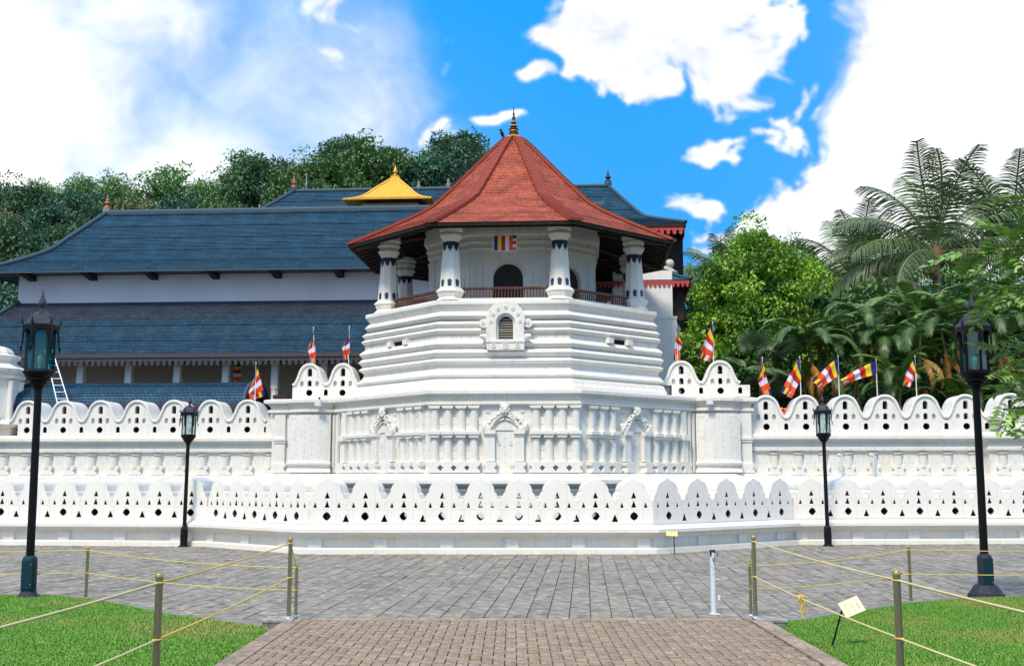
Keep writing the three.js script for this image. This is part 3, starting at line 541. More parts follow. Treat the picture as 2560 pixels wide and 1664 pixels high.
  const RA = reliefArch(), LM = lionMask(), rosette = join([new THREE.TorusGeometry(0.05, 0.012, 5, 8).scale(1, 1, 0.5), blob(0, 0, 0.004, 0.022, 0.022, 0.008)]);
  const doorLeaf = extr(arch(0, 1.86, 0.68, 1.72, 12), null, 0.02), doorJamb = (() => { const s = new THREE.Shape([[-0.62, 3.3], [0.62, 3.3], [0.62, 3.72], [-0.62, 3.72]].map(p => new THREE.Vector2(...p))); const h = new THREE.Path(); h.moveTo(-0.35, 3.29); h.lineTo(0.35, 3.29); h.absarc(0, 3.24, 0.355, 0.14, Math.PI - 0.14, false); s.holes.push(h); const g = new THREE.ExtrudeGeometry(s, { depth: 0.05, bevelEnabled: false, curveSegments: 14 }); return g; })();
  function facade(cx, cz, turn, cols, ends) {
    const P = [], at = (u, d) => [cx + u * Math.cos(turn) + d * Math.sin(turn), cz - u * Math.sin(turn) + d * Math.cos(turn)];
    for (const u of cols) {
      const [x, z] = at(u, 0.01);
      part(octo, 'upper_column', shaft, M.white2, [x, 3.27, z], turn); part(octo, 'lower_column', shaftLow, M.white2, [x, 2.235, z], turn);
      part(octo, 'column_head', headW, M.white2, [x, 4.04, z], turn); part(octo, 'column_capital', capN, M.white, [x, 3.05, z], turn); part(octo, 'column_foot', foot, M.white, [x, 1.855, z], turn);
      for (const k of [-0.19, 0.19]) for (let y = 2.35; y < 4.0; y += 0.29) { const [a, b] = at(u + k, 0.015); if (y < 3.0 || y > 3.3) P.push([a, y, b]); }
    }
    for (const s of [-0.5, 0.5]) { const [x, z] = at(s, 0.01); part(octo, 'door_pier', pier, M.whiteB, [x, 0, z], turn); part(octo, 'pier_capital', pierTop, M.white, [x, 0, z], turn); part(octo, 'pier_foot', pierFoot, M.white, [x, 1.855, z], turn); }
    const [dx, dz] = at(0, 0.03);
    const d = part(octo, 'blind_door', doorLeaf, M.whiteB, [dx, 0, dz], turn);
    for (const [rx, ry] of [[-0.22, 2.05], [0.22, 2.05], [-0.21, 2.82], [0.21, 2.82]]) { const r = mesh('rosette', rosette, M.white, d); r.position.set(rx, ry, 0.015); }
    const a = part(octo, 'relief_arch', RA, M.white, [...[at(0, 0.04)].map(q => q[0]), 0, at(0, 0.04)[1]], turn);
    mesh('spandrel', doorJamb, M.white2, a).position.set(0, 0, -0.028);
    mesh('lion_mask', LM, M.white, a);
    for (const s of [-1, 1]) { const r = mesh('rosette', rosette, M.white, a); r.position.set(s * 0.6, 3.95, 0); r.scale.set(1.3, 0.7, 1); }
    for (const u of [-0.2, 0, 0.2]) for (let y = 2.1; y < 3.4; y += 0.27) P.push([at(u, 0.045)[0], y + (u ? 0 : 0.12), at(u, 0.045)[1]]);
    for (const u of [-0.66, 0.66, -0.36, 0.36]) for (let y = 2.2; y < 3.05; y += 0.26) P.push([at(u, 0.03)[0], y, at(u, 0.03)[1]]);
    for (const e of ends) { const [x, z] = at(e, 0.01); part(octo, 'end_pier', join([box(0.26, 0.92, 0.12, 0, 3.68, 0.06), box(0.3, 0.82, 0.16, 0, 2.66, 0.08), box(0.38, 0.2, 0.26, 0, 3.16, 0.13)]), M.whiteB, [x, 0, z], turn); part(octo, 'pier_foot', pierFoot, M.white, [x, 1.855, z], turn); }
    bulbs(octo, P);
  }
  facade(0.11, 6.3, 0, [-2.42, -1.96, -1.5, -1.06, 1.06, 1.5, 1.96, 2.42], []);
  const c45 = Math.SQRT1_2;
  facade(2.62 + 2.78 * c45, 6.3 - 2.78 * c45, 45 * D2R, [-2.2, -1.68, -1.14, 1.1, 1.62, 2.12], [2.62]);
  facade(-2.4 - 2.78 * c45, 6.3 - 2.78 * c45, -45 * D2R, [2.2, 1.68, 1.14, -1.1, -1.62, -2.12], [-2.62]);
  // flank panels: bowed plaster fields with rosettes, and a pier at each outer end
  for (const s of [-1, 1]) {
    const cx = s < 0 ? -7.72 : 7.82, n = 9, arc = []; for (let i = 0; i <= n; i++) { const t = i / n * 2 - 1; arc.push([cx + t * 0.82, 2.36 - t * t * 0.2 - (t * s < 0 ? 0 : 0)]); }
    const pan = part(octo, 'bowed_panel', sweep(arc, [[0, 2.3], [0, 4.08]]), M.bluewhitePanel ?? M.whiteB);
    for (const [t, y] of [[-0.75, 2.42], [0, 2.42], [0.75, 2.42], [-0.75, 3.2], [0.75, 3.2], [-0.75, 3.95], [0, 3.95], [0.75, 3.95]]) { const r = mesh('rosette', rosette, M.white, pan); r.position.set(cx + t * 0.82, y, 2.38 - t * t * 0.2); r.scale.setScalar(1.25); r.rotation.y = t * 0.4; r.position.z -= 0.02; }
    part(octo, 'panel_sill', sweep(arc, [[0.02, 1.86], [0.12, 1.88], [0.12, 1.93], [0.03, 2.02], [0.02, 2.1], [0.12, 2.18], [0.13, 2.25], [0.0, 2.3]]), M.white);
    const px = s < 0 ? -8.95 : 8.88;
    part(octo, 'corner_pier', join([box(0.42, 2.25, 0.14, px, 2.98, 1.85), box(0.5, 0.09, 0.28, px, 3.15, 1.85), box(0.46, 0.08, 0.22, px, 3.06, 1.85)]), M.white);
    part(octo, 'pier_foot', hourglass(0.56, 0.4, 0.56, 0.37, 0.2), M.white, [px, 1.855, 1.82]);
    for (const [q, zq] of s < 0 ? [[-6.78, 2.06], [-6.6, 2.24]] : [[6.72, 2.3], [6.9, 2.12]]) part(octo, 'pilaster_strip', box(0.1, 2.2, 0.1, q, 2.98, zq, s * 45 * D2R), M.white);
    const P = []; for (let i = 0; i < 6; i++) for (let j = 0; j < 7; j++) { const t = (i / 5 * 2 - 1) * 0.9; P.push([cx + t * 0.82, 2.45 + j * 0.25 + (i % 2) * 0.12, 2.37 - t * t * 0.2]); }
    bulbs(octo, P);
    // two scalloped merlons on each flank
    const U = scallopUnit(s < 0 ? 1.31 : 1.47, 1.36, 0.56, 0.44, 1.1);
    for (let i = 0; i < 2; i++) { const u = s < 0 ? -7.87 + i * 1.31 : 6.52 + i * 1.47, f = s < 0 ? 1.75 : 1.78; const m = addPierced(octo, 'flank_merlon', U.merlon, M.whiteB, M.holeShadePale, [u, 4.745, f]); mesh('rim', U.rim, M.white, m); addPierced(octo, 'flank_parapet', U.band, M.white, M.holeShade, [u, 4.742, f + 0.012]); }
    if (s < 0) part(octo, 'flank_parapet_end', box(0.34, 0.44, 1.0, -8.365, 4.962, 1.262), M.white);
  }
}

// ---------- tiers ----------
{
  const oc = (r) => ngon(1, 8), A = Math.cos(Math.PI / 8), sw = (name, prof, mat) => part(octo, name, sweep(ngon(1, 8), prof.map(([r, y]) => [(r - 1) * A, y]), { closed: true }), mat);
  sw('tier_plinth', [[6.42, 4.7], [6.40, 4.86], [6.33, 4.94], [6.30, 5.06], [6.18, 5.12], [6.14, 5.16]], M.white);
  const lip = (r, y, up, dn) => [[r - 0.17, y - dn], [r - 0.015, y - 0.035], [r, y - 0.012], [r - 0.012, y + 0.012], [r - 0.16, y + up]];
  sw('tier_band', [...lip(6.29, 5.27, 0.17, 0.11), [6.08, 5.5]], M.whiteB);
  sw('tier_band', [[6.08, 5.5], [6.08, 5.61], [6.12, 5.62], ...lip(6.28, 5.76, 0.11, 0.12)], M.white);
  sw('tier_band', lip(6.30, 6.05, 0.13, 0.17), M.whiteB);
  sw('tier_band', [...lip(6.27, 6.36, 0.14, 0.17), [6.04, 6.52]], M.white);
  sw('tier_band', [[6.04, 6.52], [6.04, 6.67], [6.08, 6.675], ...lip(6.2, 6.84, 0.1, 0.15)], M.whiteB);
  sw('tier_band', lip(6.17, 7.08, 0.1, 0.15), M.white);
  sw('tier_band', [...lip(6.07, 7.39, 0.15, 0.18), [5.85, 7.56]], M.whiteB);
  sw('top_cornice', [[5.85, 7.56], [5.9, 7.62], [5.98, 7.72], [6.03, 7.77], [6.05, 7.79], [6.05, 7.9], [6.01, 7.925], [5.6, 7.99], [5.56, 8.0], [5.56, 8.07], [5.3, 8.08]], M.white);
  { const s = new THREE.Shape(ngon(5.32, 8).map(([x, z]) => new THREE.Vector2(x, -z))), g = new THREE.ShapeGeometry(s); g.rotateX(-Math.PI / 2); g.translate(0, 8.076, 0); part(octo, 'gallery_floor', g, M.white2); }
  part(octo, 'beam_end', box(0.5, 0.14, 0.5, -9.1, 4.83, 1.35), M.darkwood);
  const P = []; for (const [r, y] of [[6.09, 5.49], [6.14, 5.9], [6.18, 6.2], [6.06, 6.6], [6.08, 6.95], [6.06, 7.2], [6.02, 7.76], [6.36, 4.95]]) for (let f = 0; f < 8; f++) for (let k = 0; k < 14; k++) { const t = (k + 0.5) / 14, a = (f * 45 - 22.5) * D2R, b = a + 45 * D2R; P.push([lerp(Math.sin(a), Math.sin(b), t) * r, y, lerp(Math.cos(a), Math.cos(b), t) * r]); }
  bulbs(octo, P);
  // arched louvre window in its plaster frame
  const win = node(octo, 'louvre_window', [0.1, 0, 5.62]);
  const fr = new THREE.Shape(); fr.moveTo(-0.64, 6.12); fr.lineTo(0.64, 6.12); fr.lineTo(0.64, 7.08); fr.absarc(0, 7.14, 0.68, -0.1, Math.PI + 0.1, false); fr.closePath();
  const hole = new THREE.Path(); hole.moveTo(-0.34, 6.45); hole.lineTo(0.34, 6.45); hole.lineTo(0.34, 7.06); hole.absarc(0, 7.06, 0.34, 0, Math.PI, false); fr.holes.push(hole);
  mesh('surround', join([new THREE.ExtrudeGeometry(fr, { depth: 0.36, bevelEnabled: true, bevelThickness: 0.015, bevelSize: 0.015, bevelSegments: 1, curveSegments: 16 }), ...[-1, 1].map(s => extr(ring(s * 0.78, 7.06, 0.16, 14), null, 0.3).translate(0, 0, 0.3)), box(1.36, 0.08, 0.42, 0, 6.41, 0.2)]), M.whiteB, win);
  mesh('inner_reveal', extr(arch(0, 6.45, 0.68, 0.95, 12), [[...arch(0, 6.47, 0.52, 0.83, 10)]], 0.22).translate(0, 0, 0.24), M.white2, win);
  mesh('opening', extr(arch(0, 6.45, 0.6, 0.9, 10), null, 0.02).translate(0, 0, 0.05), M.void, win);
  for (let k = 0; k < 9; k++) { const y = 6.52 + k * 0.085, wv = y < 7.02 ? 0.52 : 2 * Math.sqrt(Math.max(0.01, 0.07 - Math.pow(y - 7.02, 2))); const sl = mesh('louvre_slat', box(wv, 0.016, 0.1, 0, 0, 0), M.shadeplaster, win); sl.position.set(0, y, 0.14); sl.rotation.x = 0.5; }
  const flower = join([new THREE.TorusGeometry(0.055, 0.016, 6, 10), new THREE.SphereGeometry(0.025, 8, 6)]);
  for (let k = 0; k < 7; k++) { const a = (k / 6) * Math.PI, f = mesh('flower_boss', flower, M.white, win); f.position.set(0.51 * Math.cos(a), 7.1 + 0.51 * Math.sin(a), 0.385); }
  for (const [x, y, k] of [[0, 6.25, 1.7], [-0.42, 6.25, 1.3], [0.42, 6.25, 1.3], [-0.78, 7.06, 1], [0.78, 7.06, 1]]) { const f = mesh('flower_boss', flower, M.white, win); f.position.set(x, y, Math.abs(x) > 0.7 ? 0.31 : 0.385); f.scale.setScalar(k); }
  for (const s of [-1, 1]) mesh('shell_spout', join([0, 1, 2].map(i => new THREE.SphereGeometry(0.13 - i * 0.03, 10, 8).translate(s * (0.72 + i * 0.06), 6.55 + i * 0.02, 0.25 + i * 0.06))), M.white, win);
  // slit windows on the two slanting faces
  for (const s of [-1, 1]) {
    const sl = node(octo, 'slit_window', [s * 4.05 + (s > 0 ? 0.1 : 0), 0, 4.05], s * 45 * D2R);
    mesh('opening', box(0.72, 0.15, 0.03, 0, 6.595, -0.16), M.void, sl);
    for (const k of [-1, 1]) mesh('jamb', join([box(0.24, 0.19, 0.34, k * 0.5, 6.595, -0.13)]), M.white, sl);
    for (let k = 0; k < 9; k++) mesh('window_bar', box(0.014, 0.15, 0.014, -0.3 + k * 0.075, 6.595, -0.12), M.lampBlack, sl);
  }
}

// ---------- gallery: pillars, balustrades, inner room ----------
{
  const PR = 5.17, pShaft = flatLathe([[0.43, 8.36], [0.425, 8.45], [0.41, 8.55], [0.30, 10.1], [0.30, 10.2]], 8, 22.5), pBase = flatLathe([[0.58, 8.0], [0.5, 8.06], [0.44, 8.12], [0.44, 8.16], [0.48, 8.2], [0.5, 8.28], [0.56, 8.34], [0.53, 8.38], [0.47, 8.44], [0.43, 8.47]], 8, 22.5);
  const pCap = flatLathe([[0.31, 10.18], [0.31, 10.22], [0.36, 10.3], [0.43, 10.4], [0.44, 10.45], [0.40, 10.47], [0.37, 10.52], [0.37, 10.56], [0.45, 10.62], [0.46, 10.68], [0.42, 10.72], [0.44, 10.78], [0.49, 10.82], [0.49, 10.96], [0.44, 10.97]], 8, 22.5);
  const bandG = flatLathe([[0.3085, 10.02], [0.304, 10.19]], 8, 22.5);
  const petal = extr([[0, -0.17], [0.035, -0.1], [0.085, -0.04], [0.085, 0.06], [0.05, 0.1], [-0.05, 0.1], [-0.085, 0.06], [-0.085, -0.04], [-0.035, -0.1]], null, 0.012), shield = extr([[0.06, -0.13], [0.075, 0.02], [0.085, 0.07], [0.04, 0.115], [0, 0.15], [-0.04, 0.115], [-0.085, 0.07], [-0.075, 0.02], [-0.06, -0.13]], null, 0.012);
  for (let k = 0; k < 8; k++) {
    const a = (22.5 + k * 45) * D2R, p = node(octo, 'pillar', [PR * Math.sin(a), 0, PR * Math.cos(a)], a - 22.5 * D2R);
    mesh('base', pBase, M.white, p); mesh('shaft', pShaft, M.whiteB, p); mesh('capital', pCap, M.white2, p); mesh('painted_band', bandG, M.navy, p);
    for (let f = 0; f < 8; f++) {
      const b = f * 45 * D2R, A = Math.cos(Math.PI / 8), rU = 0.313 * A + 0.006, rL = 0.405 * A + 0.006;
      const u = mesh('painted_petal', petal, M.navy, p); u.position.set(rU * Math.sin(b), 9.98, rU * Math.cos(b)); u.rotation.set(-0.066, b, 0, 'YXZ');
      const l = mesh('painted_shield', shield, M.navyblue, p); l.position.set(rL * Math.sin(b), 8.66, rL * Math.cos(b)); l.rotation.set(-0.066, b, 0, 'YXZ');
    }
  }
  const side = 2 * PR * Math.sin(22.5 * D2R), apo = PR * Math.cos(22.5 * D2R), L = side - 0.98;
  const bal = lathe([[0.022, 0], [0.03, 0.03], [0.018, 0.06], [0.034, 0.12], [0.018, 0.17], [0.034, 0.22], [0.018, 0.27], [0.03, 0.33], [0.022, 0.36]], 6);
  const bars = []; const nb = 26; for (let i = 0; i <= nb; i++) bars.push(put(bal, -L / 2 + i * L / nb, 8.11, 0));
  const barsG = join(bars), railG = join([box(L + 0.14, 0.05, 0.14, 0, 8.495, 0), box(L + 0.1, 0.03, 0.1, 0, 8.455, 0)]), footG = box(L + 0.06, 0.05, 0.09, 0, 8.095, 0);
  for (let k = 0; k < 8; k++) { const a = k * 45 * D2R, b = node(octo, 'balustrade', [apo * Math.sin(a), 0, apo * Math.cos(a)], a); mesh('handrail', railG, M.redwood, b); mesh('bottom_rail', footG, M.redwood, b); stuff(mesh('baluster_row', barsG, M.redwood, b)); }
  // inner room
  const A = Math.cos(Math.PI / 8), room = (prof) => sweep(ngon(1, 8), prof.map(([r, y]) => [(r - 1) * A, y]), { closed: true });
  const RW = 3.52, wallShape = (() => { const w = 2 * RW * Math.sin(22.5 * D2R) / 2; return extr([[-w, 8.05], [w, 8.05], [w, 10.2], [-w, 10.2]], [arch(0, 8.06, 1.12, 1.62, 16)], 0.2); })();
  for (let k = 0; k < 8; k++) {
    const a = k * 45 * D2R, ap = RW * A, wl = part(octo, 'room_wall', wallShape, M.white2, [ap * Math.sin(a), 0, ap * Math.cos(a)], a);
    mesh('door', join([box(0.56, 1.6, 0.05, -0.283, 8.86, -0.16), box(0.56, 1.6, 0.05, 0.283, 8.86, -0.16)]), M.doorwood, wl);
    for (const s of [-1, 1]) { mesh('pilaster', join([box(0.24, 2.0, 0.05, s * 1.1, 9.06, 0.026), box(0.3, 0.09, 0.08, s * 1.1, 10.05, 0.04)]), M.white2, wl); mesh('door_impost', join([box(0.3, 1.1, 0.04, s * 0.74, 8.6, 0.021), box(0.33, 0.06, 0.07, s * 0.74, 9.16, 0.036)]), M.white, wl); }
    const arcG = []; for (let i = 0; i < 14; i++) { const t0 = i / 14 * Math.PI, t1 = (i + 1) / 14 * Math.PI; arcG.push(bar([0.6 * Math.cos(t0), 9.12 + 0.6 * Math.sin(t0), 0.02], [0.6 * Math.cos(t1), 9.12 + 0.6 * Math.sin(t1), 0.02], 0.035, 0.035, 5)); }
    mesh('door_arch', join(arcG), M.white2, wl);
  }
  part(octo, 'room_cornice', room([[3.53, 10.2], [3.6, 10.24], [3.62, 10.3], [3.56, 10.33], [3.56, 10.42], [3.66, 10.5], [3.68, 10.54], [3.64, 10.57], [3.64, 10.72], [3.74, 10.78], [3.76, 10.9], [3.7, 11.5]]), M.white2);
  { const d = []; for (let k = 0; k < 8; k++) for (let i = 0; i < 24; i++) { const a = k * 45 * D2R, w = 2 * 3.6 * Math.sin(22.5 * D2R), u = (i / 23 - 0.5) * w * 0.96, ap = 3.575 * A; d.push(box(0.05, 0.045, 0.05, ap * Math.sin(a) + u * Math.cos(a), 10.385, ap * Math.cos(a) - u * Math.sin(a), a)); } stuff(part(octo, 'dentil_row', join(d), M.white2)); }
}

// ---------- red bell roof ----------
const ROOF = []; // [r, y] from the eave up
{
  const A = Math.cos(Math.PI / 8), key = [[6.78, 10.60], [6.2, 10.88], [5.4, 11.27], [4.6, 11.68], [3.9, 12.07], [3.45, 12.36], [3.18, 12.62], [2.8, 13.0], [2.2, 13.62], [1.5, 14.36], [0.9, 15.0], [0.42, 15.46]];
  const lens = [0]; for (let i = 1; i < key.length; i++) lens.push(lens[i - 1] + Math.hypot(key[i][0] - key[i - 1][0], key[i][1] - key[i - 1][1]));
  const at = (s) => { let i = 1; while (i < key.length - 1 && lens[i] < s) i++; const t = clamp((s - lens[i - 1]) / (lens[i] - lens[i - 1])); return [lerp(key[i - 1][0], key[i][0], t), lerp(key[i - 1][1], key[i][1], t)]; };
  const T = lens[key.length - 1], step = 0.115, N = Math.floor(T / step), prof = [];
  const R = rng(77);
  for (let i = 0; i < N; i++) { const [r0, y0] = at(i * step), [r1, y1] = at((i + 1) * step), lift = (i * step < 3.9 ? 0.016 : 0.028) + (R() - 0.5) * 0.008; prof.push([r0 + lift * 0.7, y0 + lift * 0.5], [r1 + lift * 0.25, y1 + lift * 0.2 - 0.002]); }
  for (let f = 0; f < 8; f++) {
    const b = new MB(), a0 = (f * 45 - 22.5) * D2R, a1 = a0 + 45 * D2R; let t = 0;
    for (let k = 0; k + 1 < prof.length; k++) {
      const [r0, y0] = prof[k], [r1, y1] = prof[k + 1], h0 = r0 * Math.sin(22.5 * D2R), h1 = r1 * Math.sin(22.5 * D2R), dl = Math.hypot(r1 - r0, y1 - y0);
      const p = (r, a, y) => [r * Math.sin(a), y, r * Math.cos(a)];
      b.quad(p(r0, a0, y0), p(r0, a1, y0), p(r1, a1, y1), p(r1, a0, y1), [-h0 + f * 3, t], [h0 + f * 3, t], [h1 + f * 3, t + dl], [-h1 + f * 3, t + dl]); t += dl;
    }
    part(octo, 'roof_slope', b.geo(), M.redtile);
  }
  for (let f = 0; f < 8; f++) { // stacked hip tiles
    const a = (f * 45 + 22.5) * D2R, g = [], n = Math.floor(T / 0.135);
    for (let i = 0; i < n; i++) { const [r, y] = at((i + 0.5) * T / n), [r2, y2] = at(clamp((i + 1.4) * T / n, 0, T)), pit = Math.atan2(y2 - y, r - r2), w = (0.54 - 0.2 * i / n) * (0.95 + R() * 0.1); const q = new THREE.BoxGeometry(w, 0.1, 0.15); q.rotateX(pit - 0.14); q.translate(0, y + 0.05, r + 0.01); q.rotateY(a); g.push(q); }
    const hip = part(octo, 'hip_capping', join(g), M.redridge); hip.userData.kind = 'stuff';
  }
  const cone = (pr, n) => sweep(ngon(1, n ?? 8), pr.map(([r, y]) => [(r - 1) * A, y]), { closed: true });
  part(octo, 'eave_board', cone([[6.68, 10.47], [6.74, 10.485], [6.77, 10.59], [6.6, 10.62]]), M.darkwood);
  part(octo, 'soffit', cone([[6.7, 10.44], [5.6, 10.98], [4.6, 11.28], [3.6, 11.55]]), M.brownwood);
  for (let f = 0; f < 8; f++) {
    const a = f * 45 * D2R, w = 2 * PRing(5.17) ; 
    part(octo, 'ring_beam', box(2 * 5.17 * Math.sin(22.5 * D2R) + 0.02, 0.22, 0.3, 5.17 * A * Math.sin(a), 11.085, 5.17 * A * Math.cos(a), a), f % 2 ? M.brownwood : M.darkwood);
    part(octo, 'corner_beam', bar([3.5 * Math.sin(a + 22.5 * D2R), 11.2, 3.5 * Math.cos(a + 22.5 * D2R)], [6.5 * Math.sin(a + 22.5 * D2R), 10.5, 6.5 * Math.cos(a + 22.5 * D2R)], 0.1, 0.09, 6), M.brownwood);
    for (let i = -4; i <= 4; i++) { const u = i * 0.52, p0 = [u * 0.62, 11.42, 3.7 * A], p1 = [u * 1.12, 10.46, 6.62 * A]; const rot = ([x, y, z]) => [x * Math.cos(a) + z * Math.sin(a), y, -x * Math.sin(a) + z * Math.cos(a)]; part(octo, 'rafter', bar(rot(p0), rot(p1), 0.045, 0.045, 4), M.darkwood); }
    for (let i = 0; i < 9; i++) { const r = 5.5 + i * 0.14, y = 10.44 + (6.7 - r) * 0.49 - 0.035; if (i % 2) continue; part(octo, 'batten', box(2 * r * Math.sin(22.5 * D2R) * 0.96, 0.03, 0.05, r * A * Math.sin(a), y, r * A * Math.cos(a), a), M.darkwood); }
  }
  const fin = node(octo, 'finial', [0, 0, 0]);
  mesh('finial_cap', flatLathe([[0.5, 15.42], [0.46, 15.52], [0.3, 15.62], [0.2, 15.7], [0.15, 15.74]], 8), M.goldtrim, fin);
  const fy = (p) => p.map(([r, y]) => [r * 1.25, 15.7 + (y - 15.72) * 1.2]);
  mesh('finial_stem', lathe(fy([[0.11, 15.72], [0.16, 15.76], [0.16, 15.8], [0.1, 15.83], [0.1, 15.9], [0.17, 15.93], [0.09, 15.97], [0.08, 16.02], [0.13, 16.05], [0.07, 16.09], [0.06, 16.16], [0.1, 16.19], [0.05, 16.23], [0.045, 16.3], [0.075, 16.33], [0.035, 16.37], [0.03, 16.46], [0.05, 16.48], [0.02, 16.52], [0.012, 16.72], [0.001, 16.8]]), 12), M.bronze, fin);
  for (const [y, r] of [[15.865, 0.15], [16.04, 0.14], [16.18, 0.11]]) mesh('gilt_ring', new THREE.TorusGeometry(r, r * 0.22, 6, 14).rotateX(Math.PI / 2).translate(0, 15.7 + (y - 15.72) * 1.2, 0), M.goldtrim, fin);
}
function PRing(r) { return r * Math.sin(22.5 * D2R); }
// ---------- halls behind ----------
// a stepped roof slope facing the viewer (or any side): profile [v, y] from the eave up, left and right edges as functions of v
function courses(prof, uL, uR, step, lift) {
  const lens = [0]; for (let i = 1; i < prof.length; i++) lens.push(lens[i - 1] + Math.hypot(prof[i][0] - prof[i - 1][0], prof[i][1] - prof[i - 1][1]));
  const T = lens[lens.length - 1], at = (s) => { let i = 1; while (i < prof.length - 1 && lens[i] < s) i++; const t = (s - lens[i - 1]) / (lens[i] - lens[i - 1]); return [lerp(prof[i - 1][0], prof[i][0], t), lerp(prof[i - 1][1], prof[i][1], t)]; };
  const b = new MB(), n = Math.round(T / step), R = rng(9);
  for (let i = 0; i < n; i++) {
    const [v0, y0] = at(i * T / n), [v1, y1] = at((i + 1) * T / n), dv = v1 - v0, dy = y1 - y0, l = Math.hypot(dv, dy), nv = dy / l, ny = -dv / l, big = i % 9 === 8 ? 2.0 : 1, k = lift * big * (0.85 + R() * 0.3), tp = -0.012;
    const a = [v0 + nv * k, y0 + ny * k], c = [v1 + nv * tp * 0.2, y1 + ny * tp * 0.2], L0 = uL(v0), R0 = uR(v0), L1 = uL(v1), R1 = uR(v1), s0 = i * T / n, s1 = s0 + T / n;
    b.quad([L0, a[1], a[0]], [R0, a[1], a[0]], [R1, c[1], c[0]], [L1, c[1], c[0]], [L0, s0], [R0, s0], [R1, s1], [L1, s1]);
    b.quad([L0, y0 - 0.01, v0], [R0, y0 - 0.01, v0], [R0, a[1], a[0]], [L0, a[1], a[0]], [L0, s0], [R0, s0], [R0, s0 + 0.02], [L0, s0 + 0.02]);
  }
  return b.geo();
}
const lin = (...p) => (v) => { for (let i = 0; i + 1 < p.length; i++) { const [a, ua] = p[i], [b, ub] = p[i + 1]; if ((v <= a && v >= b) || (v >= a && v <= b)) return lerp(ua, ub, (v - a) / (b - a)); } return v > p[0][0] ? p[0][1] : p[p.length - 1][1]; };
function valance(u0, u1, y, v, h, pitch, alongV = false) { // hanging pointed boards
  const g = [], one = extr([[-pitch * 0.47, 0], [pitch * 0.47, 0], [pitch * 0.47, -h * 0.42], [pitch * 0.18, -h * 0.55], [pitch * 0.36, -h * 0.72], [0, -h], [-pitch * 0.36, -h * 0.72], [-pitch * 0.18, -h * 0.55], [-pitch * 0.47, -h * 0.42]], null, 0.03);
  for (let u = u0; u < u1; u += pitch) g.push(alongV ? put(one, v, y, u, Math.PI / 2) : put(one, u, y, v));
  return g;
}
function urn(s = 1) { return [lathe([[0.3, -0.35], [0.32, 0], [0.26, 0.12]].map(p => [p[0] * s, p[1] * s]), 12), lathe([[0.26, 0.1], [0.3, 0.16], [0.2, 0.24], [0.13, 0.3], [0.13, 0.36], [0.24, 0.44], [0.26, 0.52], [0.14, 0.6], [0.1, 0.66], [0.17, 0.74], [0.07, 0.82], [0.05, 0.92], [0.1, 0.97], [0.03, 1.04], [0.015, 1.2], [0.005, 1.34]].map(p => [p[0] * s, p[1] * s]), 12)]; }
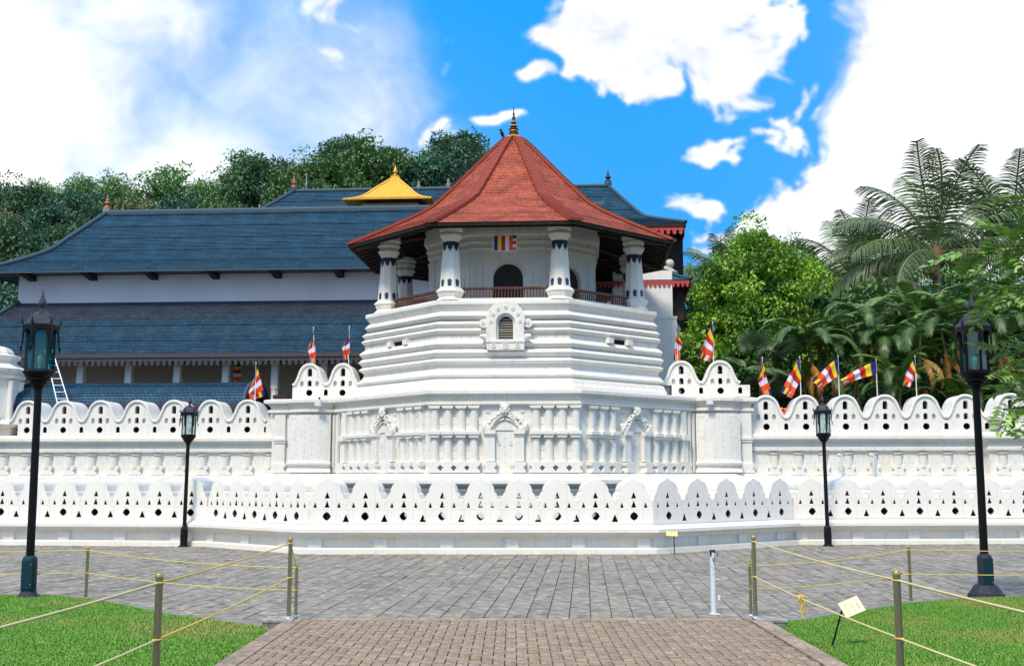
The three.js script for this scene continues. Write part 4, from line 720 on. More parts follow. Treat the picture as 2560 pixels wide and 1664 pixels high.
{
  const p0 = W3(0, 0, 0), hall = thing('temple_hall', 'long white hall with two tiers of blue grey tiled roof left of the octagon', 'hall', p0, TURN);
  const uR = 4;
  // upper roof: flared front slope, hipped at the left end
  const up = [[-8.6, 11.93], [-9.6, 12.5], [-11, 13.38], [-12.2, 14.3], [-15, 16.43]];
  const hipU = lin([-8.6, -27.6], [-9.6, -26.4], [-11, -25.2], [-12.2, -24.75], [-15, -23.87]);
  part(hall, 'upper_roof', courses(up, hipU, () => uR, 0.165, 0.028), M.slate);
  part(hall, 'hip_capping', tube(up.map(([v, y]) => [hipU(v) + 0.02, y + 0.08, v]), 0.13, 8, 20), M.slateEdge);
  part(hall, 'ridge_capping', join([bar([-23.9, 16.47, -15], [uR, 16.47, -15], 0.13, 0.13, 8), box(uR + 23.9, 0.12, 0.34, (uR - 23.9) / 2, 16.38, -15)]), M.slateEdge);
  { const b = new MB(); for (let i = 0; i + 1 < up.length; i++) { const [v0, y0] = up[i], [v1, y1] = up[i + 1]; b.quad([hipU(v0), y0, -30 - v0], [hipU(v0), y0, v0], [hipU(v1), y1, v1], [hipU(v1), y1, -30 - v1]); b.quad([uR, y0, -30 - v0], [hipU(v0), y0, -30 - v0], [hipU(v1), y1, -30 - v1], [uR, y1, -30 - v1]); } part(hall, 'back_slope', b.geo(), M.slate); }
  part(hall, 'eave_board', join([box(uR + 27.6, 0.1, 0.06, (uR - 27.6) / 2, 11.88, -8.62), box(uR + 27.4, 0.05, 1.5, (uR - 27.4) / 2, 11.95, -9.4)]), M.slateEdge);
  for (let u = -25.5; u < -4; u += 3.2) part(hall, 'bracket', extr([[0, 0], [1.25, 0], [1.25, -0.1], [0.2, -0.28], [0, -0.28]], null, 0.34).rotateY(-Math.PI / 2).translate(u, 11.92, -10.02), M.darkwood);
  part(hall, 'upper_wall', box(uR + 26.1, 2.9, 9.6, (uR - 26.1) / 2, 11.1, -14.8), M.bluewhite);
  { const f = urn(0.75), n = node(hall, 'finial', [-23.9, 16.62, -15]); mesh('finial_base', f[0], M.concrete, n); mesh('finial_urn', f[1], M.copper, n); }
  // lower roof
  const low = [[-6, 7.45], [-6.7, 7.86], [-7.6, 8.48], [-10, 10.52]], lowU = lin([-6, -29.2], [-7.6, -27.6], [-10, -26.05]);
  const mid = [[-6, 7.45], [-6.7, 7.86], [-7.6, 8.48], [-8.75, 9.46]];
  part(hall, 'lower_roof', courses(mid, lowU, () => uR, 0.165, 0.028), M.slateLow);
  part(hall, 'lower_roof_head', courses([[-8.75, 9.46], [-10, 10.52]], lowU, () => uR, 0.165, 0.028), M.slateRed);
  part(hall, 'lower_hip_capping', tube([...low].map(([v, y]) => [lowU(v), y + 0.07, v]), 0.11, 8, 16), M.slateEdge);
  part(hall, 'lower_eave_board', box(uR + 29, 0.2, 0.07, (uR - 29) / 2, 7.34, -6.02), std([0.055, 0.05, 0.062], 0.6));
  stuff(part(hall, 'eave_fringe', join(valance(-27, uR, 7.24, -6.03, 0.4, 0.285)), std([0.04, 0.04, 0.055], 0.6)));
  part(hall, 'lower_soffit', sweep([[-29, 0], [uR, 0]], [[-10.0, 9.2], [-6.1, 7.3]], { ends: false }), M.darkwood);
  for (let u = -28; u < uR; u += 0.6) part(hall, 'rafter', bar([u, 7.26, -6.1], [u, 8.9, -9.4], 0.06, 0.06, 4), M.darkwood);
  // verandah: columns before a shaded back wall
  for (let i = 0; i < 8; i++) {
    const u = -21.15 + i * 2.36, c = part(hall, 'column', join([box(0.34, 1.0, 0.34, 0, 3.4, 0), flatLathe([[0.2, 3.9], [0.2, 4.0], [0.17, 4.08], [0.17, 5.75], [0.2, 5.82], [0.2, 6.0]], 8), box(0.32, 0.5, 0.32, 0, 4.95, 0), box(0.3, 0.16, 0.3, 0, 5.9, 0), box(0.33, 0.36, 0.33, 0, 6.18, 0), box(0.30, 1.2, 0.30, 0, 6.96, 0)]), M.white2, [u, 0, -7]);
    mesh('column_bracket', join([-1, 1].map(s => extr([[0.16, 0], [0.75, 0], [0.72, -0.12], [0.3, -0.22], [0.16, -0.34]].map(([x, y]) => [s * x, y]), null, 0.2).translate(0, 7.3, 0.1))), M.darkwood, c);
  }
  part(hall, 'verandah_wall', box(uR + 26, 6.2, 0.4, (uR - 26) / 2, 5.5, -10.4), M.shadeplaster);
  part(hall, 'verandah_floor', box(uR + 28, 0.5, 5, (uR - 28) / 2, 2.7, -8.2), M.concrete);
  part(hall, 'wooden_doorway', join([box(0.16, 2.6, 0.2, -8.2, 5.2, -10.1), box(0.16, 2.6, 0.2, -6.9, 5.2, -10.1), box(1.6, 0.2, 0.2, -7.55, 6.5, -10.1), box(1.2, 2.5, 0.1, -7.55, 5.2, -10.15)]), M.brownwood);
}
{ // tiled vault over the entrance passage
  const v = thing('tiled_vault', 'low blue tiled barrel vault between the left scalloped wall and the hall verandah', 'vault', W3(0, 0, -3.2), TURN);
  const prof = []; for (let i = 0; i <= 16; i++) { const a = i / 16 * Math.PI; prof.push([1.82 * Math.cos(a), 4.72 + 1.06 * Math.sin(a)]); }
  part(v, 'vault_roof', courses(prof, () => -21.6, () => -11.45, 0.15, 0.024), M.slate);
  const ar = prof.map(([z, y]) => [z, y]);
  part(v, 'end_rim', tube(ar.map(([z, y]) => [-11.4, y + 0.0, z * 1.02]), 0.11, 8, 30), M.slateEdge);
  { const s = new THREE.Shape([...ar].map(p => new THREE.Vector2(p[0], p[1]))); s.holes.push(new THREE.Path(Array.from({ length: 13 }, (_, i) => { const a = i / 12 * Math.PI; return new THREE.Vector2(1.3 * Math.cos(a), 4.74 + 0.62 * Math.sin(a)); }))); const g = new THREE.ExtrudeGeometry(s, { depth: 0.15, bevelEnabled: false }); g.rotateY(-Math.PI / 2); g.translate(-11.42, 0, 0); part(v, 'end_gable', g, M.darkwood); }
  part(v, 'fascia', box(10.1, 0.3, 0.1, -16.5, 4.6, 1.84), std([0.07, 0.03, 0.06], 0.6));
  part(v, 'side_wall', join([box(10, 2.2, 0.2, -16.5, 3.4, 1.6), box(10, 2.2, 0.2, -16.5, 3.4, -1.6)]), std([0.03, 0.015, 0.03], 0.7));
}
{ // rear hall with the long ridge
  const h = thing('rear_hall', 'rear hall with blue grey hipped roof and red fringed eaves rising behind the red roof', 'hall', W3(0, 0, 0), TURN);
  const up = [[-18.6, 16.18], [-20.2, 16.85], [-21.2, 17.4], [-24, 19.86]];
  const L = lin([-18.6, -20.6], [-20.2, -18.8], [-24, -15.7]), Rr = lin([-18.6, 8.78], [-20.2, 6.95], [-21.2, 6.25], [-24, 4.46]);
  part(h, 'front_slope', courses(up, L, Rr, 0.2, 0.03), M.slate);
  { const b = new MB(), bk = (v) => -48 - v - 0; for (let i = 0; i + 1 < up.length; i++) { const [v0, y0] = up[i], [v1, y1] = up[i + 1]; b.quad([Rr(v0), y0, v0], [Rr(v0), y0, bk(v0)], [Rr(v1), y1, bk(v1)], [Rr(v1), y1, v1]); b.quad([L(v0), y0, bk(v0)], [L(v0), y0, v0], [L(v1), y1, v1], [L(v1), y1, bk(v1)]); b.quad([Rr(v0), y0, bk(v0)], [L(v0), y0, bk(v0)], [L(v1), y1, bk(v1)], [Rr(v1), y1, bk(v1)]); } part(h, 'end_slopes', b.geo(), M.slate); }
  for (const [f, s] of [[L, 1], [Rr, 1]]) part(h, 'hip_capping', tube(up.map(([v, y]) => [f(v), y + 0.07, v]), 0.12, 8, 18), M.slateEdge);
  part(h, 'ridge_capping', bar([-15.7, 19.92, -24], [4.46, 19.92, -24], 0.13, 0.13, 8), M.slateEdge);
  part(h, 'eave_board', join([box(29.2, 0.14, 0.08, -5.9, 16.08, -18.62), box(0.08, 0.14, 10.8, 8.74, 16.08, -24), box(29, 0.04, 10.7, -5.9, 16.03, -24)]), M.darkwood);
  stuff(part(h, 'red_fringe', join([...valance(2, 8.8, 16.0, -18.64, 0.48, 0.36), ...valance(-29, -19, 16.0, 8.74, 0.48, 0.36, true)]), M.redpaint));
  part(h, 'wall', box(24, 16, 7.6, -5.6, 8, -24), M.bluewhite);
  part(h, 'end_gallery', box(2.4, 4.2, 7.4, 7.55, 13.9, -24.2), M.darkwood);
  for (const u of [-15.7, 4.46]) { const f = urn(0.72), n = node(h, 'finial', [u, 20.1, -24]); mesh('finial_base', f[0], M.slateEdge, n); mesh('finial_urn', f[1], u < 0 ? M.copper : M.bronze, n); }
  for (const [u, y] of [[-5.7, 20.1], [-7.6, 20.0]]) { const n = node(h, 'ridge_ornament', [u, y, -24]); mesh('ornament_spike', lathe([[0.12, -0.15], [0.15, 0.1], [0.06, 0.2], [0.1, 0.3], [0.02, 0.5]], 8), M.concrete, n); }
  part(h, 'lightning_rod', join([bar([-14.9, 19.9, -24], [-14.9, 21.0, -24], 0.025, 0.02, 6), new THREE.SphereGeometry(0.05, 8, 6).translate(-14.9, 21.02, -24)]), M.alu);
}
{ // gilded roof
  const g = thing('golden_roof_shrine', 'shrine with a small golden pyramid roof peeping over the left hall ridge', 'shrine', W3(-8.5, 0, -20.5), TURN);
  const pr = [[2.62, 17.72], [2.2, 17.86], [1.62, 18.18], [0.95, 18.85], [0.24, 19.55], [0.24, 19.72], [0.28, 19.78], [0.05, 19.8]], k = Math.SQRT2;
  part(g, 'roof', sweep([[-1, 1], [1, 1], [1, -1], [-1, -1]], pr.map(([r, y]) => [r - 1, y]), { closed: true }), M.gold);
  const lat = []; const P = (t, s) => [lerp(1.62, 0.24, t) * s, lerp(18.18, 19.55, t) + 0.015, lerp(1.62, 0.24, t) + 0.012];
  for (let i = -9; i <= 9; i++) for (const sg of [1, -1]) { let prev = null; for (let q = 0; q <= 24; q++) { const t = q / 24, x = i * 0.32 + sg * t * 2.0, w = lerp(1.62, 0.24, t); if (Math.abs(x) > w * 0.96) { prev = null; continue; } const c = [x, lerp(18.18, 19.55, t) + 0.006, w + 0.006]; if (prev) lat.push(bar(prev, c, 0.014, 0.014, 3)); prev = c; } }
  stuff(part(g, 'tile_lattice', join(lat), M.goldtrim));
  for (const s of [-1, 1]) part(g, 'hip_capping', tube(pr.slice(0, 5).map(([r, y]) => [s * r, y + 0.03, r]), 0.06, 6, 14), M.gold);
  part(g, 'skirt_band', join([0, 1, 2].map(i => box(2 * (2.56 - i * 0.3), 0.04, 0.05, 0, 17.79 + i * 0.11, 2.52 - i * 0.28))), M.goldtrim);
  part(g, 'body', box(3.4, 14, 3.4, 0, 10.7, 0), M.cream);
  part(g, 'finial', lathe([[0.2, 19.78], [0.22, 19.84], [0.08, 19.9], [0.08, 19.96], [0.16, 20.04], [0.17, 20.1], [0.07, 20.18], [0.11, 20.24], [0.04, 20.32], [0.02, 20.5]], 12), M.goldtrim);
}
{ // white wing just right of the octagon
  const w = thing('white_wing', 'white wing with a small tiled roof and red fringe right behind the octagon', 'wing', W3(0, 0, 0), TURN);
  part(w, 'upper_wall', box(2.6, 2.4, 5.0, 5.45, 9.5, -6.5), M.whiteB);
  part(w, 'lower_wall', box(2.9, 8.6, 5.3, 5.45, 4.28, -6.5), M.white2);
  part(w, 'wall_ledge', box(2.96, 0.1, 5.36, 5.45, 8.6, -6.5), M.white);
  const pr = [[2.15, 10.28], [1.7, 10.45], [0.9, 10.98], [0.1, 11.5]];
  part(w, 'roof', sweep([[4.45, -5.2], [6.35, -5.2], [6.35, -7.9], [4.45, -7.9]], pr.map(([r, y]) => [r - 0.9, y]), { closed: true }), M.slate);
  part(w, 'hip_capping', tube(pr.map(([r, y]) => [6.35 + r - 0.9, y + 0.05, -5.2 + r - 0.9]), 0.07, 6, 12), M.slateEdge);
  part(w, 'soffit', box(4.3, 0.05, 5.0, 5.4, 10.2, -6.55), M.darkwood);
  stuff(part(w, 'red_fringe', join([...valance(3.4, 7.6, 10.24, -3.96, 0.3, 0.2), ...valance(-9, -4, 10.24, 7.58, 0.3, 0.2, true)]), M.redpaint));
  for (let i = 0; i < 6; i++) part(w, 'rafter', bar([6.75, 9.5, -4.6 - i * 0.8], [7.5, 10.15, -4.6 - i * 0.8], 0.05, 0.05, 4), M.darkwood);
  part(w, 'side_gallery', box(0.6, 1.5, 4.4, 7.0, 9.35, -6.9), M.darkwood);
  part(w, 'side_column', join([box(0.26, 4, 0.26, 7.1, 6.6, -6.4), box(0.36, 0.1, 0.36, 7.1, 8.4, -6.4)]), M.white);
  part(w, 'side_moulding', join([box(0.5, 0.1, 0.6, 6.95, 7.55, -5), box(0.36, 0.3, 0.5, 6.9, 7.3, -5), box(0.42, 0.08, 0.5, 6.9, 7.1, -5)]), M.white);
}
{
  const n = thing('stone_pinnacle', 'cream stone pinnacle showing between the two right roof edges', 'pinnacle', W3(6.75, 0, -12), TURN);
  part(n, 'plinth', box(1.5, 12, 1.5, -0.1, 6, 0), M.cream);
  part(n, 'cornice', flatLathe([[0.9, 11.95], [1.0, 12.05], [0.8, 12.15], [0.7, 12.3]], 8), M.cream);
  part(n, 'spire', lathe([[0.62, 12.25], [0.5, 12.45], [0.38, 12.9], [0.2, 13.5], [0.05, 14.2]], 12), M.cream);
  part(n, 'knob', new THREE.SphereGeometry(0.22, 12, 9).translate(0.52, 12.5, 0.3), M.cream);
}
{
  const g = thing('gate_tower', 'white moulded gate tower cut off by the left edge of the picture', 'gate', W3(-22.35, 0, -1.4), TURN);
  const oc = (name, prof, m) => part(g, name, flatLathe(prof.map(([r, y]) => [r * 1.25, y]), 8, 22.5), m);
  oc('base', [[1.0, -1.7], [1.0, 3.75], [1.15, 3.8], [1.2, 3.9], [1.05, 4.0], [0.95, 4.1]], M.white);
  oc('shaft_wall', [[0.86, 4.1], [0.86, 5.75]], M.white2);
  oc('cornice', [[0.86, 5.75], [1.0, 5.85], [1.02, 5.95], [0.95, 6.0], [1.08, 6.12], [1.12, 6.25], [0.98, 6.32]], M.white);
  oc('crown', [[0.98, 6.3], [0.72, 6.5], [0.7, 6.6], [0.82, 6.7], [0.84, 6.82], [0.62, 6.9], [0.6, 7.0], [0.5, 7.15], [0.3, 7.25]], M.white);
  for (let k = 0; k < 8; k++) { const a = (22.5 + k * 45) * D2R; part(g, 'corner_column', lathe([[0.15, 4.05], [0.13, 4.2], [0.13, 5.6], [0.17, 5.75]], 10), M.white, [1.08 * Math.sin(a), 0, 1.08 * Math.cos(a)]); }
}
{ // small dark tiled roof at the lower left
  const r = thing('porch_roof', 'small dark blue tiled porch roof below the gate tower at the left edge', 'roof', W3(-22.6, 0, 0.25), TURN);
  part(r, 'slope', courses([[0.9, 3.35], [0.1, 4.05]], lin([0.9, -0.9], [0.1, -0.6]), lin([0.9, 1.0], [0.1, 1.55]), 0.14, 0.02), M.slate);
  part(r, 'hip_capping', bar([0.95, 3.36, 0.9], [1.58, 4.08, 0.1], 0.08, 0.08, 6), M.slateEdge);
  part(r, 'porch_wall', box(1.9, 1.0, 0.2, 0, 3.0, 0.3), M.darkwood);
}
{
  const l = thing('ladder', 'aluminium ladder leaning against the white gate tower', 'ladder', W3(0, 0, -0.9), TURN);
  const rail = (a, b) => bar(a, b, 0.035, 0.035, 6);
  part(l, 'rail', rail([-18.75, 3.9, 0.45], [-20.1, 7.1, -0.4]), M.alu); part(l, 'rail', rail([-18.2, 3.9, 0.45], [-19.78, 7.1, -0.4]), M.alu);
  for (let i = 0; i < 10; i++) { const t = 0.06 + i * 0.09; part(l, 'rung', bar([lerp(-18.75, -20.1, t), lerp(3.9, 7.1, t), lerp(0.45, -0.4, t)], [lerp(-18.2, -19.78, t), lerp(3.9, 7.1, t), lerp(0.45, -0.4, t)], 0.022, 0.022, 5), M.alu); }
}
// ---------- flags ----------
const FC = { b: [0.03, 0.03, 0.46], y: [0.95, 0.80, 0.05], r: [0.76, 0.03, 0.04], w: [0.88, 0.88, 0.95], o: [0.95, 0.30, 0.02] };
const flagT = tex(192, 128, (u, v) => { const k = Math.min(5, Math.floor(u * 6)), c = k < 5 ? 'byrwo'[k] : 'owryb'[Math.min(4, Math.floor(v * 5))]; return FC[c]; }, true);
flagT.wrapS = flagT.wrapT = THREE.ClampToEdgeWrapping;
M.flagcloth = new THREE.MeshPhysicalMaterial({ map: flagT, roughness: 0.75, transmission: 0.22, thickness: 0, side: THREE.DoubleSide });
// fly: direction in which the cloth hangs (u, y); len along it; hoist along the pole
function flagCloth(fly, len, hoist, squeeze, seed, back = 0) {
  const R = rng(seed), nu = 26, nv = 12, p = [], uv = [], ix = [], f = Math.hypot(...fly), fx = fly[0] / f, fy = fly[1] / f, ph = R() * 6;
  for (let i = 0; i <= nu; i++) for (let j = 0; j <= nv; j++) {
    const s = i / nu, t = j / nv, wd = hoist * lerp(1, squeeze, sstep(0, 0.8, s)), fold = Math.sin(t * 8 + ph + s * 3) * 0.07 * s + Math.sin(s * 9 + ph * 2) * 0.05 * s + Math.sin(t * 15 + s * 7) * 0.02 * s;
    const px = -(fx < 0 ? -1 : 1) * Math.abs(fy), py = -Math.abs(fx), k = Math.pow(s, 0.7); let wx = px * k, wy = lerp(-1, py, k); const wl = Math.hypot(wx, wy); wx /= wl; wy /= wl;
    const down = wd * (1 - t), sag = -0.05 * len * s * s;
    p.push(fx * len * s + wx * down + fold * 0.25, fy * len * s + wy * down + sag, 0.02 + fold * 1.2 + back * s);
    uv.push(s, t);
  }
  for (let i = 0; i < nu; i++) for (let j = 0; j < nv; j++) { const a = i * (nv + 1) + j; ix.push(a, a + nv + 1, a + 1, a + 1, a + nv + 1, a + nv + 2); }
  const g = new THREE.BufferGeometry(); g.setAttribute('position', new THREE.Float32BufferAttribute(p, 3)); g.setAttribute('uv', new THREE.Float32BufferAttribute(uv, 2)); g.setIndex(ix); g.computeVertexNormals(); return g;
}
function flag(label, u, y0, y1, v, fly, len, hoist, squeeze, seed) {
  const f = thing('flag', label, 'flag', W3(u, y0, v), TURN, 'striped flags along the walls'), h = y1 - y0;
  part(f, 'pole', join([bar([0, -0.35, 0], [0, h, 0], 0.022, 0.017, 8), new THREE.SphereGeometry(0.028, 8, 6).translate(0, h, 0)]), M.pole);
  const c = part(f, 'cloth', flagCloth(fly, len, hoist, squeeze, seed), M.flagcloth, [0, h - 0.04, 0]);
  return f;
}
flag('striped flag above the first merlon of the left flank, hanging almost straight down', -7.86, 6.05, 7.6, 1.2, [0.12, -1], 1.33, 0.57, 0.45, 1);
flag('striped flag above the left flank merlon that touches the octagon tiers', -6.42, 6.05, 7.62, 1.2, [0.05, -1], 1.19, 0.63, 0.42, 2);
flag('striped flag with spread cloth in front of the dark end of the tiled vault', -10.6, 4.6, 6.38, -0.3, [0.34, -1], 1.33, 0.69, 0.95, 3);
flag('narrow striped flag above the right flank merlon next to the octagon', 6.48, 6.05, 7.62, 1.2, [-0.12, -1], 1.33, 0.48, 0.45, 4);
flag('striped flag above the outer merlon of the right flank, cloth swung left', 7.86, 6.05, 7.68, 1.2, [-0.5, -1], 1.37, 0.60, 0.85, 5);
flag('striped flag on the first right wall merlon, hanging to the right of its pole', 9.79, 4.7, 6.32, 0.8, [0.2, -1], 1.40, 0.57, 0.5, 6);
flag('striped flag beside the right distant lamp head, flying down to the left', 11.22, 4.7, 6.34, 0.8, [-0.62, -1], 1.47, 0.57, 0.8, 7);
flag('striped flag right of the far right lamp head, with a broad blue and yellow fold', 12.68, 4.7, 6.36, 0.8, [-0.85, -0.72], 1.29, 0.63, 0.75, 8);
flag('striped flag with torn yellow stripe, orange tip blown far left under the palms', 14.12, 4.7, 6.2, 0.8, [-1, -0.42], 1.47, 0.48, 0.7, 9);
flag('half hidden striped flag at the dark palm stems, rightmost of the row', 15.6, 4.7, 6.34, 0.8, [-0.5, -0.8], 1.12, 0.57, 0.7, 10);
{ const f = thing('hanging_flag', 'striped flag hung upright in the shade between two verandah columns', 'flag', W3(-13.72, 7.15, -7.6), TURN); part(f, 'cord', bar([-0.35, 0.02, 0], [0.35, 0.02, 0], 0.015, 0.015, 5), M.pole); const g = flagCloth([0, -1], 1.05, 0.01, 1, 31); const c = new THREE.PlaneGeometry(0.36, 1.05, 8, 16), p = c.attributes.position, u = c.attributes.uv; for (let i = 0; i < p.count; i++) { const a = u.getX(i), b = u.getY(i); u.setXY(i, 1 - b, a); p.setZ(i, 0.04 * Math.sin(a * 7 + b * 3)); } c.computeVertexNormals(); part(f, 'cloth', c, M.flagcloth, [0, -0.52, 0]); }
{ // striped board under the red roof
  const b = thing('flag_board', 'striped flag board hanging on two wires under the red roof eave', 'sign', W3(0.05, 10.12, 4.9), TURN), w = 0.84, h = 0.58;
  part(b, 'frame', join([box(w, 0.025, 0.03, 0, h / 2, 0), box(w, 0.025, 0.03, 0, -h / 2, 0), box(0.025, h, 0.03, -w / 2, 0, 0), box(0.025, h, 0.03, w / 2, 0, 0)]), M.pole);
  const g = box(w - 0.02, h - 0.02, 0.02, 0, 0, 0), u = g.attributes.uv, p = g.attributes.position; for (let i = 0; i < u.count; i++) u.setXY(i, p.getX(i) / (w - 0.02) + 0.5, p.getY(i) / (h - 0.02) + 0.5);
  part(b, 'striped_face', g, std([1, 1, 1], 0.5, { map: flagT }));
  for (const s of [-1, 1]) part(b, 'wire', bar([s * 0.3, h / 2, 0], [s * 0.3, h / 2 + 0.58, 0], 0.006, 0.006, 4), M.lampBlack);
}
{ // a crow on the tip of the red roof
  const c = thing('crow', 'small black crow perched left of the gilded finial on the red roof', 'bird', W3(-0.42, 15.52, 0.3), TURN - 0.5);
  const body = new THREE.SphereGeometry(0.09, 12, 10); body.scale(0.8, 1.5, 0.85); body.rotateZ(0.35); body.translate(0, 0.17, 0); const head = new THREE.SphereGeometry(0.052, 10, 8).translate(-0.06, 0.33, 0), beak = new THREE.ConeGeometry(0.018, 0.07, 6).rotateZ(Math.PI / 2).translate(-0.135, 0.325, 0), tail = new THREE.BoxGeometry(0.06, 0.17, 0.07).rotateZ(0.5).translate(0.085, 0.03, 0), legs = [-1, 1].map(s => bar([0, 0.07, s * 0.025], [-0.01, -0.03, s * 0.03], 0.008, 0.008, 4));
  part(c, 'body', join([body, head, beak, tail, ...legs]), M.void);
}

// ---------- lamp posts ----------
const lampParts = (() => {
  const hex = (pr, n = 6, a0 = 30) => sweep(ngon(1, n, a0), pr.map(([r, y]) => [(r - 1) * Math.cos(Math.PI / n), y]), { closed: true });
  const P = {};
  P.pole = lathe([[0.058, 0.5], [0.056, 1.5], [0.052, 3.06]], 18);
  P.bowl = lathe([[0.055, 2.98], [0.075, 3.02], [0.085, 3.05], [0.12, 3.06], [0.125, 3.09], [0.11, 3.10], [0.16, 3.115], [0.165, 3.14], [0.15, 3.15], [0.185, 3.175], [0.21, 3.21], [0.228, 3.235], [0.228, 3.25], [0.15, 3.256], [0.02, 3.257]], 24);
  const mull = [], glass = [], rG = 0.19;
  for (let k = 0; k < 6; k++) { const a = (30 + k * 60) * D2R; mull.push(box(0.028, 0.68, 0.034, rG * Math.sin(a), 3.6, rG * Math.cos(a), a)); }
  mull.push(hex([[0.16, 3.255], [0.205, 3.256], [0.205, 3.285], [0.16, 3.287]]));
  P.frame = join(mull);
  P.pane = box(0.172, 0.64, 0.004, 0, 3.605, rG * Math.cos(Math.PI / 6) - 0.004);
  const sk = new THREE.Shape([[-0.128, 3.62], [0.128, 3.62], [0.128, 3.94], [-0.128, 3.94]].map(p => new THREE.Vector2(...p))), h = new THREE.Path(); h.moveTo(-0.098, 3.6); h.lineTo(0.098, 3.6); h.lineTo(0.098, 3.76); h.absarc(0, 3.76, 0.098, 0, Math.PI, false); h.closePath();
  const outline = [[-0.128, 3.94], [-0.128, 3.60], [-0.12, 3.62], [-0.098, 3.70], [-0.092, 3.77]]; for (let i = 0; i <= 10; i++) { const a = Math.PI - i / 10 * Math.PI; outline.push([0.092 * Math.cos(a), 3.775 + 0.092 * Math.sin(a)]); } outline.push([0.098, 3.70], [0.12, 3.62], [0.128, 3.60], [0.128, 3.94]);
  P.skirt = extr(outline, null, 0.012).translate(0, 0, 0.256 * Math.cos(Math.PI / 6));
  P.hood = join([hex([[0.258, 3.925], [0.262, 3.94], [0.235, 3.965], [0.185, 4.02], [0.15, 4.085], [0.14, 4.09], [0.125, 4.1], [0.09, 4.125], [0.05, 4.145], [0.045, 4.16]])]);
  const sp = []; for (let k = 0; k < 6; k++) { const a = (30 + k * 60) * D2R; const c = new THREE.ConeGeometry(0.022, 0.11, 4); c.translate(0.262 * Math.sin(a), 4.0, 0.262 * Math.cos(a)); sp.push(c); const d = new THREE.ConeGeometry(0.018, 0.13, 4); d.rotateX(Math.PI); d.translate(0.262 * Math.sin(a), 3.55, 0.262 * Math.cos(a)); sp.push(d); }
  P.spikes = join(sp);
  P.finial = lathe([[0.045, 4.15], [0.03, 4.165], [0.034, 4.18], [0.03, 4.195], [0.038, 4.205], [0.055, 4.235], [0.056, 4.26], [0.046, 4.30], [0.03, 4.345], [0.014, 4.40], [0.004, 4.47]], 16);
  P.bulb = join([lathe([[0.02, 3.26], [0.022, 3.32], [0.02, 3.34], [0.038, 3.39], [0.04, 3.44], [0.03, 3.48], [0.002, 3.50]], 12)]);
  P.canopy = hex([[0.2, 3.935], [0.02, 3.93]]);
  return P;
})();
function lampPost(label, x, y, z, turn, kind, k = 1) {
  const l = thing('lamp_post', label, 'lamp post', [x, y, z], turn, 'lantern lamp posts'), P = lampParts; l.scale.setScalar(k);
  const far = kind === 'far';
  if (far) part(l, 'base', lathe([[0.15, 0], [0.15, 0.03], [0.105, 0.05], [0.11, 0.3], [0.105, 0.5], [0.09, 0.56], [0.06, 0.6]], 18), M.lampBlack);
  else {
    part(l, 'base', lathe([[0.105, 0.1], [0.105, 0.52], [0.1, 0.56], [0.085, 0.58], [0.06, 0.6]], 22), kind === 'left' ? M.lampGreen : M.lampHood);
    const d = part(l, 'access_door', join([extr([[-0.075, 0.13], [0.075, 0.13], [0.075, 0.535], [-0.075, 0.535]], null, 0.02, { bevel: 0.004 }).translate(0, 0, 0.115)]), M.lampGreen, [0, 0, 0], kind === 'left' ? -0.35 : 0.5);
    for (const y of [0.2, 0.48]) mesh('door_bolt', new THREE.SphereGeometry(0.007, 6, 5).translate(0.055, y, 0.117), M.alu, d);
    part(l, 'foot', kind === 'left' ? lathe([[0.15, -0.02], [0.145, 0.03], [0.12, 0.06], [0.108, 0.1]], 20) : sweep(ngon(1, 8), [[0.27, -0.02], [0.265, 0.03], [0.24, 0.045], [0.17, 0.15], [0.12, 0.165]].map(([r, y]) => [(r - 1) * 0.9239, y]), { closed: true }), M.lampHood);
  }
  part(l, 'shaft', P.pole, M.lampBlack); part(l, 'bowl', P.bowl, M.lampBlack); part(l, 'lantern_frame', P.frame, kind === 'left' ? M.lampGreen : M.lampBlack);
  for (let i = 0; i < 6; i++) { part(l, 'glass_pane', P.pane, far ? M.glassClear : M.glassGreen, null, i * Math.PI / 3); part(l, 'arched_skirt', P.skirt, M.lampBlack, null, i * Math.PI / 3); }
  const h = part(l, 'hood', P.hood, M.lampHood); mesh('hood_ceiling', P.canopy, M.lampBlack, h); part(l, 'spike_set', P.spikes, M.lampBlack); part(l, 'finial', P.finial, M.lampHood); part(l, 'light_bulb', P.bulb, M.bulbWhite);
  return l;
}
lampPost('tall black lantern lamp post with a green base on the left lawn', -6.93, 0.02, -16.1, 0.42, 'left').rotation.z = 0.006;
lampPost('tall black lantern lamp post with a flared foot on the right lawn', 6.9, 0.03, -16.35, -0.46, 'right').rotation.z = -0.004;
lampPost('distant black lantern lamp post before the left bend of the cloud wall', -8.2, 0, -27.9, 0.3, 'far', 0.85).rotation.z = -0.006;
lampPost('distant black lantern lamp post before the right bend of the cloud wall', 7.98, 0, -28.2, -0.3, 'far', 0.865).rotation.z = 0.006;

